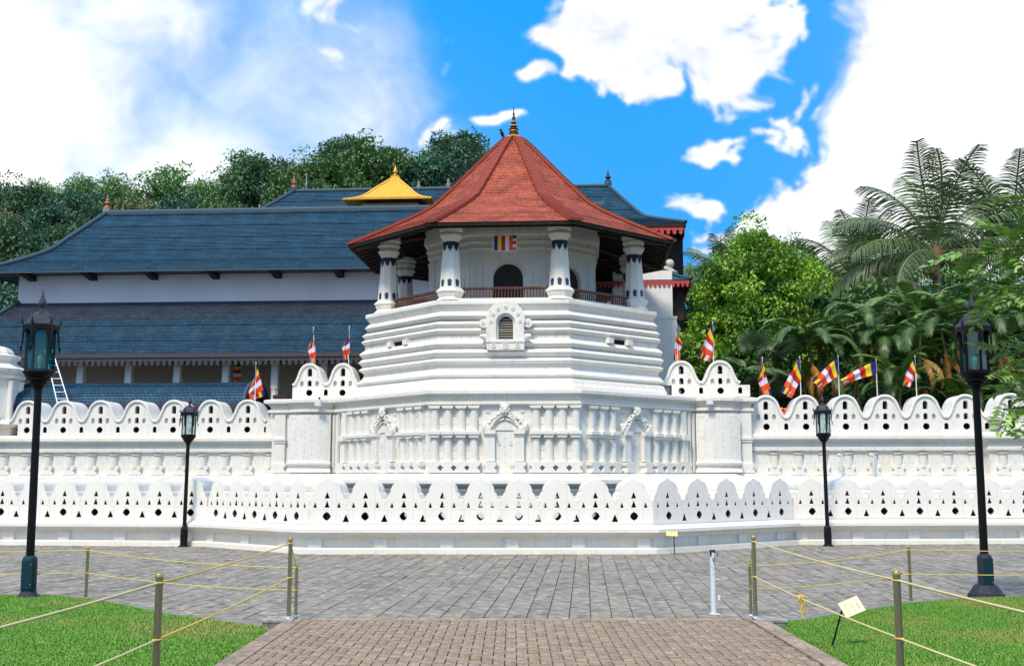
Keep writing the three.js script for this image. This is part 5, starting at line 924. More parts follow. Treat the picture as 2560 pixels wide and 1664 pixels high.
// ---------- rope barriers ----------
function stanchion(label, x, y, z, h, r) {
  const s = thing('stanchion', label, 'post', [x, y, z], 0, 'rope barrier posts');
  part(s, 'tube', lathe([[r, 0], [r, h - 0.03]], 16), M.steel);
  part(s, 'cap', lathe([[r + 0.004, h - 0.03], [r + 0.005, h - 0.006], [r * 0.8, h], [0.001, h + 0.004]], 16), M.brass);
  part(s, 'base_plate', lathe([[r * 2.1, 0], [r * 2.1, 0.012], [r * 1.2, 0.018], [r, 0.02]], 16), M.alu);
  for (const k of [0.93, 0.5]) part(s, 'eyelet', new THREE.TorusGeometry(r * 1.08, 0.007, 5, 14).rotateX(Math.PI / 2).translate(0, h * k, 0), M.ropeYellow);
  return s;
}
const ST = {
  lt: [-2.6, 0.115, -13.12, 0.92, 0.024], ls: [-2.72, 0, -14.16, 0.65, 0.02], lb: [-6.12, 0, -16.14, 0.74, 0.022], ln: [-2.74, 0, -8.72, 1.0, 0.029],
  rt: [2.84, 0.115, -13.14, 0.94, 0.024], rs: [3.03, 0, -14.28, 0.66, 0.02], rb: [5.57, 0, -15.7, 0.78, 0.022], rn: [2.99, 0, -8.72, 1.02, 0.029],
};
const SL = { lt: 'tall steel post on the concrete block at the left corner of the brick path', ls: 'short steel post just behind the left block of the brick path', lb: 'steel post at the far edge of the left lawn beside the lamp', ln: 'nearest steel post on the left lawn, cut by the lower frame edge', rt: 'tall steel post on the concrete block at the right corner of the brick path', rs: 'short steel post just behind the right block of the brick path', rb: 'steel post at the far edge of the right lawn near the lamp', rn: 'nearest steel post on the right lawn, right of the yellow notice' };
for (const k in ST) stanchion(SL[k], ...ST[k]);
function rope(label, a, b, sag, mat, r = 0.008) {
  const pts = []; for (let i = 0; i <= 8; i++) { const t = i / 8; pts.push([lerp(a[0], b[0], t), lerp(a[1], b[1], t) - sag * 4 * t * (1 - t), lerp(a[2], b[2], t)]); }
  const m = mesh('rope', tube(pts, r, 6, 24), mat); return tag(m, label, 'rope', 'yellow barrier ropes');
}
const tip = (k, f) => [ST[k][0], ST[k][1] + ST[k][3] * f, ST[k][2]];
const near = (x, y, z) => [x, y, z];
for (const [f, nm] of [[0.93, 'upper'], [0.5, 'lower']]) {
  rope(`${nm} yellow rope from the block post to the nearest post of the left lawn`, tip('lt', f), tip('ln', f), 0.02, M.rope);
  rope(`${nm} pale rope leaving the picture at lower left from the nearest left post`, tip('ln', f), [-2.95, 1.0 * f, -4.6], 0.02, M.ropePale, 0.009);
  rope(`${nm} thin rope along the far edge of the left lawn to the short post`, tip('lb', f), tip('ls', f), 0.05, M.rope, 0.0065);
  rope(`${nm} thin rope from the far left lawn post out of the left edge`, tip('lb', f), [-11, 0.74 * f, -16.2], 0.03, M.rope, 0.0065);
  rope(`${nm} short rope between the two posts at the left path corner`, tip('lt', f), tip('ls', f), 0.0, M.rope, 0.0065);
  rope(`${nm} pale rope from the block post to the nearest post of the right lawn`, tip('rt', f), tip('rn', f), 0.02, M.ropePale);
  rope(`${nm} pale rope leaving the picture at lower right from the nearest right post`, tip('rn', f), [3.35, 1.0 * f, -4.8], 0.02, M.ropePale, 0.009);
  rope(`${nm} thin rope along the far edge of the right lawn to the short post`, tip('rs', f), tip('rb', f), 0.04, M.rope, 0.0065);
  rope(`${nm} thin rope from the far right lawn post out of the right edge`, tip('rb', f), [11, 0.74 * f, -16.3], 0.03, M.rope, 0.0065);
  rope(`${nm} short rope between the two posts at the right path corner`, tip('rt', f), tip('rs', f), 0.0, M.rope, 0.0065);
}
{ // yellow cord tied round the lower right rope
  const a = tip('rt', 0.5), b = tip('rn', 0.5), t = 0.42, x = lerp(a[0], b[0], t), y = lerp(a[1], b[1], t) - 0.02, z = lerp(a[2], b[2], t);
  const k = thing('knotted_cord', 'bright yellow cord knotted on the lower right rope beside the notice', 'cord', [x, y, z]);
  part(k, 'knot', join([new THREE.TorusKnotGeometry(0.022, 0.009, 40, 6, 2, 3), new THREE.TorusGeometry(0.03, 0.009, 6, 12).rotateY(0.6)]), M.ropeYellow);
  part(k, 'loose_end', tube([[0, 0, 0], [0.01, -0.06, 0.01], [-0.005, -0.11, 0], [0.015, -0.2, 0]], 0.008, 6), M.ropeYellow);
  part(k, 'loose_end', tube([[0, 0, 0], [0.03, -0.04, 0.01], [0.04, -0.09, 0], [0.055, -0.14, 0.01]], 0.008, 6), M.ropeYellow);
}
{ const mk = (label, x) => { const b = thing('concrete_block', label, 'block', [x, 0, -13.1], 0, 'concrete blocks at the path corners'); part(b, 'body', box(0.33, 0.1, 0.34, 0, 0.04, 0), M.concrete); part(b, 'top_slab', box(0.35, 0.025, 0.36, 0, 0.1025, 0), std([0.72, 0.72, 0.70], 0.8, { map: rep(stoneT, 0.8, 0.8) })); }; mk('low concrete block under the steel post at the left end of the path', -2.70); mk('low concrete block under the steel post at the right end of the path', 2.99); }
{ // white pipe post with chipped paint
  const p = thing('white_pipe_post', 'white pipe post with chipped paint at the far right corner of the brick path', 'post', [2.58, 0, -14.4]);
  part(p, 'pipe', lathe([[0.034, 0], [0.034, 0.8]], 16), M.chip); part(p, 'rusty_rim', lathe([[0.037, 0.78], [0.037, 0.81], [0.026, 0.81], [0.026, 0.75]], 14), M.bronze);
  part(p, 'hinge_lug', join([box(0.05, 0.025, 0.03, 0.055, 0.78, 0), box(0.03, 0.05, 0.03, 0.07, 0.74, 0)]), M.concrete); part(p, 'hinge_lug', join([box(0.05, 0.012, 0.03, 0.055, 0.44, 0), box(0.03, 0.06, 0.04, 0.07, 0.21, 0)]), M.pole); part(p, 'base_plate', box(0.12, 0.012, 0.1, 0.01, 0.006, 0), M.pole);
}
// ---------- notices ----------
function noticeFace(lines) {
  const c = document.createElement('canvas'); c.width = 512; c.height = 360; const x = c.getContext('2d');
  x.fillStyle = '#fdf3c0'; x.fillRect(0, 0, 512, 360); x.fillStyle = '#2a2620';
  lines(x); const t = new THREE.CanvasTexture(c); t.colorSpace = THREE.SRGBColorSpace; return t;
}
const scribble = (seed, rows, top) => (x) => { // three lines of rounded script too small to read in the photograph
  const R = rng(seed); x.lineWidth = 7; x.strokeStyle = '#2a2620'; x.lineCap = 'round';
  rows.forEach(([x0, x1, y, h]) => { let u = x0; while (u < x1) { const w = h * (0.5 + R() * 0.35); x.beginPath(); x.arc(u + w / 2, y, w * 0.42, R() * 6.28, R() * 6.28 + 3.6 + R() * 1.8); x.stroke(); if (R() < 0.5) { x.beginPath(); x.moveTo(u + w * 0.5, y - h * 0.2); x.lineTo(u + w * (0.3 + R() * 0.6), y - h * (0.45 + R() * 0.3)); x.stroke(); } if (R() < 0.35) { x.beginPath(); x.arc(u + w * 0.5, y + h * 0.42, w * 0.25, 0.3, 2.8); x.stroke(); } u += w + 6 + (R() < 0.18 ? 22 : 0); } });
  if (top) { x.fillStyle = '#d98a80'; x.beginPath(); x.arc(22, 90, 9, 0, 7); x.arc(22, 270, 9, 0, 7); x.fill(); x.fillRect(10, 150, 10, 70); }
};
{
  const n = thing('lawn_notice', 'cream notice with three lines of script, tilted on a rod in the right lawn', 'sign', [3.23, 0.0, -11.5]);
  part(n, 'rod', bar([0, -0.05, 0], [0.155, 0.44, 0.0], 0.011, 0.010, 8), M.lampBlack);
  const face = noticeFace((x) => { x.save(); x.translate(512, 0); x.rotate(Math.PI / 2); scribble(4, [[60, 250, 110, 50], [60, 330, 250, 50], [80, 310, 390, 50]], false)(x); x.restore(); x.fillStyle = '#d98a80'; x.beginPath(); x.arc(24, 70, 10, 0, 7); x.arc(24, 300, 10, 0, 7); x.fill(); x.fillRect(14, 130, 10, 90); }), g = box(0.235, 0.166, 0.006, 0, 0, 0), u = g.attributes.uv, p = g.attributes.position; for (let i = 0; i < u.count; i++) u.setXY(i, p.getX(i) / 0.235 + 0.5, p.getY(i) / 0.166 + 0.5);
  const b = part(n, 'board', g, std([1, 1, 1], 0.7, { map: face }), [0.235, 0.43, 0.02]); b.rotation.set(-0.5, 0.1, 0.36, 'YXZ');
}
{
  const n = thing('path_notice', 'small yellow notice on a thin rod before the right bend of the cloud wall', 'sign', [3.66, 0, -25.2]);
  part(n, 'rod', bar([0, 0, 0], [0.0, 0.44, -0.02], 0.012, 0.012, 6), M.lampBlack);
  const face = noticeFace(scribble(9, [[60, 460, 100, 60], [110, 400, 240, 60]], false)), g = box(0.25, 0.14, 0.01, 0, 0, 0), u = g.attributes.uv, p = g.attributes.position; for (let i = 0; i < u.count; i++) u.setXY(i, p.getX(i) / 0.25 + 0.5, p.getY(i) / 0.14 + 0.5);
  const b = part(n, 'board', g, std([0.95, 0.90, 0.50], 0.7, { map: face }), [-0.05, 0.46, 0]); b.rotation.set(-0.85, 0, -0.06);
}
// ---------- small fittings on the walls ----------
for (const [i, u, label] of [[0, 12.44, 'left white drain pipe with a bent head on the right scalloped wall'], [1, 13.62, 'right white drain pipe with a bent head on the right scalloped wall']]) {
  const p = thing('drain_pipe', label, 'pipe', W3(u, 0, 1.78), TURN, 'white drain pipes');
  part(p, 'riser', bar([0, 1.72, 0], [0, 2.42, 0], 0.05, 0.05, 12), M.pvc); part(p, 'elbow', tube([[0, 2.4, 0], [0, 2.48, 0], [-0.06, 2.53, 0.02], [-0.16, 2.53, 0.03]], 0.055, 10), M.pvc); part(p, 'collar', lathe([[0.062, 1.95], [0.062, 2.02]], 12), M.pvc);
}
for (const [u, label] of [[-7.26, 'white floodlight box on the left flank cornice'], [7.52, 'white floodlight box on the right flank cornice']]) {
  const f = thing('floodlight', label, 'floodlight', W3(u, 4.52, 2.62), TURN, 'white floodlights');
  part(f, 'housing', extr([[-0.13, -0.14], [0.13, -0.14], [0.1, 0.12], [-0.1, 0.12]], null, 0.14, { bevel: 0.015 }).translate(0, 0, 0.07), M.pole); part(f, 'bracket', box(0.06, 0.1, 0.06, 0.05, 0.16, 0), u < 0 ? M.lampBlack : M.pole);
}
// ---------- plants ----------
const leafMat = (rough = 0.7, tr = 0.28) => new THREE.MeshPhysicalMaterial({ color: col(1, 1, 1), vertexColors: true, roughness: rough, transmission: tr, thickness: 0, side: THREE.DoubleSide });
M.leaf = leafMat(); M.leafGloss = leafMat(0.45, 0.25); M.bark = std([0.10, 0.075, 0.055], 0.9, { map: rep(brickT, 0.6, 0.6) }); M.barkPale = std([0.22, 0.19, 0.15], 0.9, { map: rep(brickT, 0.6, 0.6) });
class LB { // leaves: triangles with a colour each
  constructor() { this.p = []; this.c = []; }
  tri(a, b, c, k) { this.p.push(a.x, a.y, a.z, b.x, b.y, b.z, c.x, c.y, c.z); for (let i = 0; i < 3; i++) this.c.push(k[0], k[1], k[2]); }
  leaf(o, d, up, L, w, k) { // pointed leaf from o along d, folded along its midrib
    const s = new THREE.Vector3().crossVectors(d, up).normalize(), n = new THREE.Vector3().crossVectors(s, d).normalize(), m = o.clone().addScaledVector(d, L * 0.45), t = o.clone().addScaledVector(d, L).addScaledVector(n, -L * 0.1);
    const a = m.clone().addScaledVector(s, w).addScaledVector(n, w * 0.35), b = m.clone().addScaledVector(s, -w).addScaledVector(n, w * 0.35);
    this.tri(o, a, t, k); this.tri(o, t, b, k);
  }
  geo() { const g = new THREE.BufferGeometry(); g.setAttribute('position', new THREE.Float32BufferAttribute(this.p, 3)); g.setAttribute('color', new THREE.Float32BufferAttribute(this.c, 3)); g.computeVertexNormals(); return g; }
}
const rdir = (R) => { const y = R() * 2 - 1, a = R() * 6.2832, r = Math.sqrt(1 - y * y); return V(r * Math.cos(a), y, r * Math.sin(a)); };
// a crown: clumps of leaves on and in an uneven body
function crown(seed, { rx, ry, n, per, L, w, r0, pal, base, flat = 0, shape }) {
  const R = rng(seed), b = new LB(), cl = [];
  for (let i = 0; i < n; i++) {
    const d = rdir(R), q = Math.pow(R(), 0.45) * (0.75 + 0.35 * fbm(d.x * 1.7 + seed, d.y * 1.7, d.z * 1.7, 2) * 2);
    let c = V(d.x * rx * q, d.y * ry * q, d.z * rx * q); if (shape) c = shape(c, R); if (flat) c.y *= 1 - flat * (c.y < 0 ? 0.8 : 0.2);
    cl.push([c, r0 * (0.55 + R() * 0.8), R()]);
  }
  for (const [c, r, tone] of cl) {
    const k0 = pal[Math.floor(tone * pal.length)];
    for (let j = 0; j < per; j++) {
      const d = rdir(R), o = V(c.x + d.x * r * (0.5 + R() * 0.6), base + c.y + d.y * r * 0.72 * (0.5 + R() * 0.6), c.z + d.z * r * (0.5 + R() * 0.6));
      const dir = rdir(R).addScaledVector(d, 0.9).add(V(0, -0.25, 0)).normalize(), s = 0.65 + R() * 0.7, v = 0.75 + R() * 0.5;
      b.leaf(o, dir, V(R() - 0.5, 1, R() - 0.5).normalize(), L * s, w * s, [k0[0] * v, k0[1] * v, k0[2] * v]);
    }
  }
  return { geo: b.geo(), cl };
}
function limbs(seed, base, H, r, cl, k = 9) { // tapered trunk that forks towards some of the clumps
  const R = rng(seed), g = [tube([[0, -0.6, 0], [r * 0.4 * (R() - 0.5), base * 0.35, r * 0.4], [0, base * 0.75, 0], [0.2, base + H * 0.2, 0.1]], r, 7, 10)];
  const pick = cl.filter((_, i) => i % Math.max(1, Math.floor(cl.length / k)) === 0);
  for (const [c] of pick) { const s = base * (0.6 + R() * 0.35); g.push(tube([[0, s, 0], [c.x * 0.35, lerp(s, base + c.y, 0.55), c.z * 0.35], [c.x * 0.92, base + c.y, c.z * 0.92]], r * 0.32, 5, 8)); }
  return join(g);
}
const PAL = {
  dark: [[0.059, 0.151, 0.068], [0.076, 0.181, 0.078], [0.097, 0.215, 0.086], [0.121, 0.247, 0.091]],
  teal: [[0.049, 0.151, 0.096], [0.065, 0.193, 0.114], [0.092, 0.234, 0.124]],
  mid: [[0.103, 0.222, 0.070], [0.138, 0.271, 0.078], [0.172, 0.308, 0.092], [0.127, 0.259, 0.078]],
  olive: [[0.172, 0.209, 0.083], [0.207, 0.242, 0.098], [0.138, 0.197, 0.075]],
  light: [[0.196, 0.370, 0.109], [0.253, 0.431, 0.131], [0.161, 0.333, 0.105]],
  lime: [[0.185, 0.342, 0.035], [0.247, 0.433, 0.043], [0.321, 0.534, 0.055], [0.135, 0.273, 0.035], [0.382, 0.603, 0.070]],
  deep: [[0.036, 0.099, 0.023], [0.056, 0.132, 0.031], [0.075, 0.165, 0.037], [0.046, 0.116, 0.028]],
};
const KINDS = [
  { rx: 4.3, ry: 3.6, n: 57, per: 108, L: 0.41, w: 0.111, r0: 1.35, pal: PAL.dark, base: 6.6 },
  { rx: 4.0, ry: 3.9, n: 57, per: 108, L: 0.40, w: 0.111, r0: 1.25, pal: PAL.teal, base: 7.2 },
  { rx: 3.9, ry: 3.2, n: 55, per: 108, L: 0.40, w: 0.111, r0: 1.25, pal: PAL.mid, base: 6.4 },
  { rx: 3.6, ry: 2.9, n: 50, per: 105, L: 0.36, w: 0.104, r0: 1.2, pal: PAL.olive, base: 6.4 },
  { rx: 4.4, ry: 2.9, n: 50, per: 77, L: 0.33, w: 0.096, r0: 1.15, pal: PAL.light, base: 9.0, flat: 0.35 },
  { rx: 3.0, ry: 3.8, n: 37, per: 91, L: 0.34, w: 0.096, r0: 1.0, pal: [...PAL.teal, ...PAL.mid], base: 9.2 },
].map((k, i) => { const c = crown(100 + i, k); return { crown: c.geo, trunk: limbs(200 + i, k.base, k.ry, 0.32, c.cl), top: k.base + k.ry }; });
const KINDWORD = ['dark dense tree', 'bluish dark tree', 'mid green rounded tree', 'olive brown tree', 'pale feathery tree', 'tall open crowned tree'];
const protos = [];
function forestTree(kind, label, u, v, scale, turn, group) {
  let t = protos[kind];
  if (!t) { t = protos[kind] = thing(kind === 4 ? 'feathery_tree' : kind === 5 ? 'open_tree' : 'forest_tree', label, 'tree'); part(t, 'crown', KINDS[kind].crown, M.leaf); part(t, 'trunk', KINDS[kind].trunk, M.bark); }
  else { const base = t.name.replace(/_\d{3}$/, ''); t = t.clone(); t.name = numbered(base); scene.add(t); }
  t.position.set(...W3(u, hillY(u, v) - 0.4, v)); t.rotation.y = turn; t.scale.set(scale, scale * (0.94 + (turn % 1) * 0.15), scale);
  tag(t, label, 'tree', group); return t;
}
{
  const R = rng(4242), rows = [[-31, 6.4], [-38, 6.0], [-46, 5.8], [-54, 5.8], [-62, 5.8], [-70, 6.0], [-78, 6.2], [-87, 5.4]];
  const rowName = ['lowest row behind the hall', 'second row up the hill', 'third row up the hill', 'fourth row up the hill', 'fifth row up the hill', 'sixth row up the hill', 'row just below the hill crest', 'hill crest against the sky'];
  rows.forEach(([v, gap], r) => {
    const Z = 44 - v, uMin = -Z * 0.56 - 2, uMax = r < 2 ? -7 : -6.5 + r * 0.55, list = [];
    for (let u = uMin + R() * gap; u < uMax; u += gap * (0.8 + R() * 0.4)) { if (r === 0 && u > -24) continue; if (r === 1 && u > -20) continue; list.push(u); }
    list.forEach((u, i) => {
      const f = u / Z, crest = r === 7;
      let kind = f < -0.36 ? (R() < 0.55 ? 1 : R() < 0.5 ? 0 : 3) : f < -0.2 ? (R() < 0.35 ? 2 : R() < 0.5 ? 3 : R() < 0.5 ? 0 : 2) : (R() < 0.72 ? 0 : R() < 0.5 ? 2 : 1);
      if (crest) kind = R() < 0.4 ? 4 : R() < 0.45 ? 5 : f < -0.34 ? 1 : 0;
      forestTree(kind, `${KINDWORD[kind]}, ${ORD[i] ?? 'last'} from left in the ${rowName[r]}`, u, v + (R() - 0.5) * 4, 0.86 + R() * 0.34, R() * 6.28, 'trees on the wooded hill');
    });
  });
  [[-40, 14.5, 0], [-45, 20.5, 2], [-52, 13, 2], [-54, 27, 4], [-60, 19, 4], [-64, 33, 2], [-66, 25, 4], [-72, 14.5, 4], [-74, 41, 0], [-76, 20, 2], [-80, 34, 4], [-84, 27, 2], [-47, 29, 0], [-58, 38, 4], [-40, 22, 0], [-44, 36, 2], [-35, 17.5, 2], [-36, 24.5, 0], [-36, 31, 2], [-50, 24, 2], [-50, 33, 0], [-56, 16, 2], [-62, 15, 4], [-68, 19.5, 4], [-70, 30, 2], [-57, 23, 4], [-48, 16.5, 4], [-34, 28, 0], [-42, 18.2, 2], [-66, 12.2, 2]].forEach(([v, u, kind], i) => forestTree(kind, `${KINDWORD[kind]}, ${ORD[i] ?? 'later ' + ORD[i - 20]} of the background trees right of the octagon, nearest first`, u, v, 0.78 + R() * 0.22, R() * 6.28, 'trees behind the right garden'));
}
// the bright broad-leaved tree
{
  const t = thing('broadleaf_tree', 'bright lime green tree with broad leaves standing right of the octagon', 'tree', [14.2, 2.0, -62]);
  const c = crown(31, { rx: 5.6, ry: 5.9, n: 330, per: 190, L: 0.25, w: 0.075, r0: 0.8, pal: PAL.lime, base: 8.7, shape: (p, R) => { const k = clamp((p.y + 5) / 10); const lump = 1 + 0.35 * fbm(p.y * 0.5 + 3, Math.atan2(p.z, p.x) * 1.3, 1, 2); p.x *= lerp(1.02, 0.62, Math.pow(k, 2.2)) * lump; p.z *= lerp(1.0, 0.6, k) * lump; if (p.y < -2) p.y *= 0.95; return p; } });
  part(t, 'crown', c.geo, M.leafGloss); part(t, 'trunk', limbs(32, 5.5, 5, 0.3, c.cl.map(([q, r, k]) => [V(q.x, q.y + 3.2, q.z), r, k]), 18), M.barkPale);
}
const bush = (label, x, y, z, o, m = M.leafGloss, name = 'shrub') => { const t = thing(name, label, 'shrub', [x, y, z]), c = crown(o.seed, { base: o.ry, ...o }); part(t, 'foliage', c.geo, m); part(t, 'stem', limbs(o.seed + 1, o.ry * 0.8, o.ry, 0.07, c.cl, 6), M.bark); return t; };
bush('lime green bush below the bright tree, just right of the white wing', 10.2, 3.6, -57, { seed: 41, rx: 1.7, ry: 2.9, n: 50, per: 80, L: 0.36, w: 0.1, r0: 0.7, pal: PAL.lime.slice(0, 4) });
bush('dark green thicket behind the two flags of the right flank', 10.5, 2.4, -53, { seed: 43, rx: 2.6, ry: 2.6, n: 70, per: 80, L: 0.3, w: 0.085, r0: 0.7, pal: PAL.deep });
bush('dark green thicket around the small fan palm', 13.6, 2.2, -53.5, { seed: 45, rx: 2.8, ry: 2.6, n: 70, per: 80, L: 0.28, w: 0.08, r0: 0.7, pal: PAL.deep });
bush('dark thicket filling the ground under the palm stems at right', 19.5, 2.0, -54.5, { seed: 47, rx: 5.2, ry: 2.3, n: 90, per: 80, L: 0.3, w: 0.085, r0: 0.8, pal: PAL.deep });
bush('dark thicket under the palms by the right edge of the picture', 25.5, 2.0, -54, { seed: 49, rx: 4.0, ry: 2.6, n: 80, per: 80, L: 0.3, w: 0.085, r0: 0.8, pal: PAL.deep });
bush('mid green shrub in the gap between the white wing and the bright tree', 11.6, 5.2, -66, { seed: 61, rx: 2.6, ry: 4.2, n: 70, per: 80, L: 0.36, w: 0.11, r0: 0.9, pal: PAL.mid });
bush('dark leafy backdrop right of the coconut palm trunk', 23.3, 7.0, -67, { seed: 63, rx: 5.0, ry: 3.8, n: 100, per: 80, L: 0.4, w: 0.12, r0: 1.0, pal: PAL.mid });
bush('dark leafy backdrop between the coconut palm trunks', 18.6, 6.2, -66, { seed: 53, rx: 6.0, ry: 3.6, n: 110, per: 80, L: 0.4, w: 0.12, r0: 1.0, pal: PAL.mid });
bush('dark leafy backdrop behind the right lamp head', 28, 6.2, -66, { seed: 57, rx: 6.0, ry: 3.8, n: 110, per: 80, L: 0.4, w: 0.12, r0: 1.0, pal: PAL.mid });
bush('dark leafy mass high behind the clustered palms', 21.5, 4.6, -57.5, { seed: 51, rx: 6.0, ry: 2.5, n: 90, per: 80, L: 0.36, w: 0.1, r0: 0.9, pal: PAL.deep });
// flowering shrubs along the right wall
{
  const fl = join([0, 1, 2, 3, 4, 5, 6].map(i => { const a = i * 2.4, s = new THREE.IcosahedronGeometry(0.055, 0); s.translate(0.075 * Math.cos(a) * (i ? 1 : 0), 0.03 * (i % 3) + (i ? 0 : 0.05), 0.075 * Math.sin(a) * (i ? 1 : 0)); return s; }));
  const mo = std([0.85, 0.24, 0.02], 0.7);
  [[9.1, 'orange flowering shrub at the corner where the right flank meets the scalloped wall'], [10.55, 'orange flowering shrub seen in the dip before the right distant lamp head'], [11.9, 'orange flowering shrub in the dip right of the distant lamp head'], [13.4, 'sparse flowering shrub in the third dip of the right scalloped wall']].forEach(([u, label], i) => {
    const t = thing('flowering_shrub', label, 'shrub', W3(u, 2.0, -0.9), 0, 'orange flowering shrubs'), R = rng(60 + i), c = crown(70 + i, { rx: 0.85, ry: 1.15, n: 30, per: 60, L: 0.17, w: 0.045, r0: 0.36, pal: [[0.05, 0.10, 0.02], [0.07, 0.13, 0.025], [0.035, 0.08, 0.018]], base: 1.35 });
    part(t, 'foliage', c.geo, M.leafGloss); part(t, 'stem', limbs(80 + i, 1.0, 1.0, 0.04, c.cl, 6), M.bark);
    const nf = [15, 26, 13, 3][i]; for (let k = 0; k < nf; k++) { const f = part(t, 'flower_head', fl, mo, [(R() - 0.5) * 1.5, 1.35 + R() * 1.15, 0.35 + R() * 0.5]); f.rotation.set(R(), R() * 6, 0); f.scale.setScalar(0.8 + R() * 0.6); }
  });
}
// ---------- palms ----------
// a feather frond rising from the origin along +z, arching over; leaflets hang from the midrib
function frond(seed, { L, rise, droop, leaf, w, n, hang, pal, twist = 0.2, tilt = 0.5 }) {
  const R = rng(seed), b = new LB(), pts = [];
  let p = V(0, 0, 0), a = rise; const st = 18;
  for (let i = 0; i <= st; i++) { pts.push(p.clone()); const t = i / st; a -= droop / st * (0.35 + 1.3 * t); p = p.clone().add(V(Math.sin(t * 2 + seed) * twist * 0.02 * L, Math.sin(a) * L / st, Math.cos(a) * L / st)); }
  const curve = new THREE.CatmullRomCurve3(pts), k0 = pal[0];
  for (let i = 0; i < n; i++) {
    const t = 0.12 + 0.88 * (i + R() * 0.5) / n, o = curve.getPoint(Math.min(1, t)), tan = curve.getTangent(Math.min(1, t)), len = leaf * Math.pow(Math.sin(Math.PI * (0.14 + 0.80 * t)), 0.7) * (0.85 + R() * 0.3);
    for (const s of [-1, 1]) {
      const out = V(s, 0, 0), d = out.clone().multiplyScalar(1).addScaledVector(tan, tilt + 0.45 * t).add(V(0, -hang * (0.4 + R() * 0.5) + 0.15, 0)).normalize();
      const sd = tan.clone().multiplyScalar(w), v = 0.72 + R() * 0.56, kk = pal[Math.floor(R() * pal.length)], k = [kk[0] * v, kk[1] * v, kk[2] * v];
      let q = o.clone(), dd = d.clone(), wa = 0.45, A1 = o.clone().addScaledVector(sd, wa), A2 = o.clone().addScaledVector(sd, -wa);
      for (let g2 = 0; g2 < 3; g2++) { q = q.clone().addScaledVector(dd, len / 3); dd = dd.clone().add(V(0, -hang * 0.62, 0)).normalize(); if (g2 < 2) { const wb = [0.62, 0.42][g2], B1 = q.clone().addScaledVector(sd, wb), B2 = q.clone().addScaledVector(sd, -wb); b.tri(A1, B1, B2, k); b.tri(A1, B2, A2, k); A1 = B1; A2 = B2; } else b.tri(A1, q, A2, k); }
    }
  }
  const g = b.geo(), rb = new THREE.TubeGeometry(curve, 14, L * 0.0075, 5, false); const ra = plain(rb), nn = ra.attributes.position.count, ca = new Float32Array(nn * 3); for (let i = 0; i < nn; i++) { ca[i * 3] = k0[0] * 1.9 + 0.02; ca[i * 3 + 1] = k0[1] * 1.7; ca[i * 3 + 2] = k0[2] * 1.3; } ra.setAttribute('color', new THREE.BufferAttribute(ca, 3));
  return mergeGeometries([plain(g), ra]);
}
const COCO = [[0.10, 0.17, 0.06], [0.13, 0.20, 0.075], [0.16, 0.225, 0.085], [0.08, 0.145, 0.055]];
const cocoF = [0, 1, 2, 3, 4, 5].map(i => frond(300 + i, { L: 6.3, rise: [0.35, 0.6, 0.85, 1.15, 0.15, 1.3][i], droop: [1.1, 1.2, 1.1, 0.9, 1.2, 0.7][i], leaf: 1.5, w: 0.062, n: 56, hang: [1.0, 0.95, 0.8, 0.6, 1.15, 0.5][i], pal: COCO }));
M.frondleaf = leafMat(0.42, 0.22);
function cocoPalm(label, x, y, z, lean, scale, spec, nuts = true) {
  const t = thing('coconut_palm', label, 'palm', [x, y, z], 0, 'coconut palms'); t.scale.setScalar(scale);
  const H = lean[1], tr = part(t, 'trunk', (() => { const pts = [[-lean[0], -H, 0], [-lean[0] * 0.6, -H * 0.6, 0], [-lean[0] * 0.2, -H * 0.25, 0], [0, 0.1, 0]]; const g = [tube(pts, 0.2, 10, 24)]; for (let i = 0; i < 24; i++) { const q = new THREE.CatmullRomCurve3(pts.map(p => V(...p))).getPoint(i / 24); g.push(new THREE.TorusGeometry(0.2, 0.02, 4, 12).rotateX(Math.PI / 2).translate(q.x, q.y, q.z)); } return join(g); })(), M.barkPale);
  spec.forEach(([az, k, pitch], i) => { const f = part(t, 'frond', cocoF[k], M.frondleaf, [0, 0.15, 0]); f.rotation.set(-(pitch ?? 0), az * D2R, ((i * 37) % 10 - 5) * 0.05, 'YXZ'); });
  part(t, 'leaf_sheath', join([lathe([[0.22, -0.5], [0.34, -0.1], [0.3, 0.2], [0.14, 0.6]], 10), ...[0, 1, 2, 3, 4, 5].map(i => bar([0.2 * Math.cos(i), -0.1, 0.2 * Math.sin(i)], [0.75 * Math.cos(i), 0.5 - (i % 3) * 0.3, 0.75 * Math.sin(i)], 0.07, 0.03, 5))]), std([0.22, 0.13, 0.06], 0.9));
  if (nuts) { const R = rng(7), sh = new THREE.SphereGeometry(0.14, 10, 8).scale(1, 1.2, 1); for (let i = 0; i < 16; i++) { const a = i * 2.4, q = i < 6 ? 1 : -1; part(t, 'coconut', sh, std(i % 2 ? [0.22, 0.20, 0.05] : [0.16, 0.15, 0.04], 0.6), [q > 0 ? 0.35 + R() * 0.75 : -0.25 - R() * 0.55, (q > 0 ? -0.35 : -0.75) - R() * 0.45, 0.2 + R() * 0.35]); } }
  return t;
}
cocoPalm('tall coconut palm with nuts and great feather fronds above the right garden', 22.8, 13.5, -58, [0.8, 11], 1, [[-88, 0], [-82, 1, 0.05], [-70, 2, 0.12], [-34, 3, 0.1], [-12, 5, 0.1], [14, 3, 0.15], [52, 1, 0.1], [85, 0, 0.05], [95, 4, 0.05], [-98, 4, -0.05], [130, 1], [-130, 2], [180, 3, 0.2], [40, 4, -0.1], [-45, 4, -0.15], [100, 2, 0.2], [-62, 0, -0.05]]);
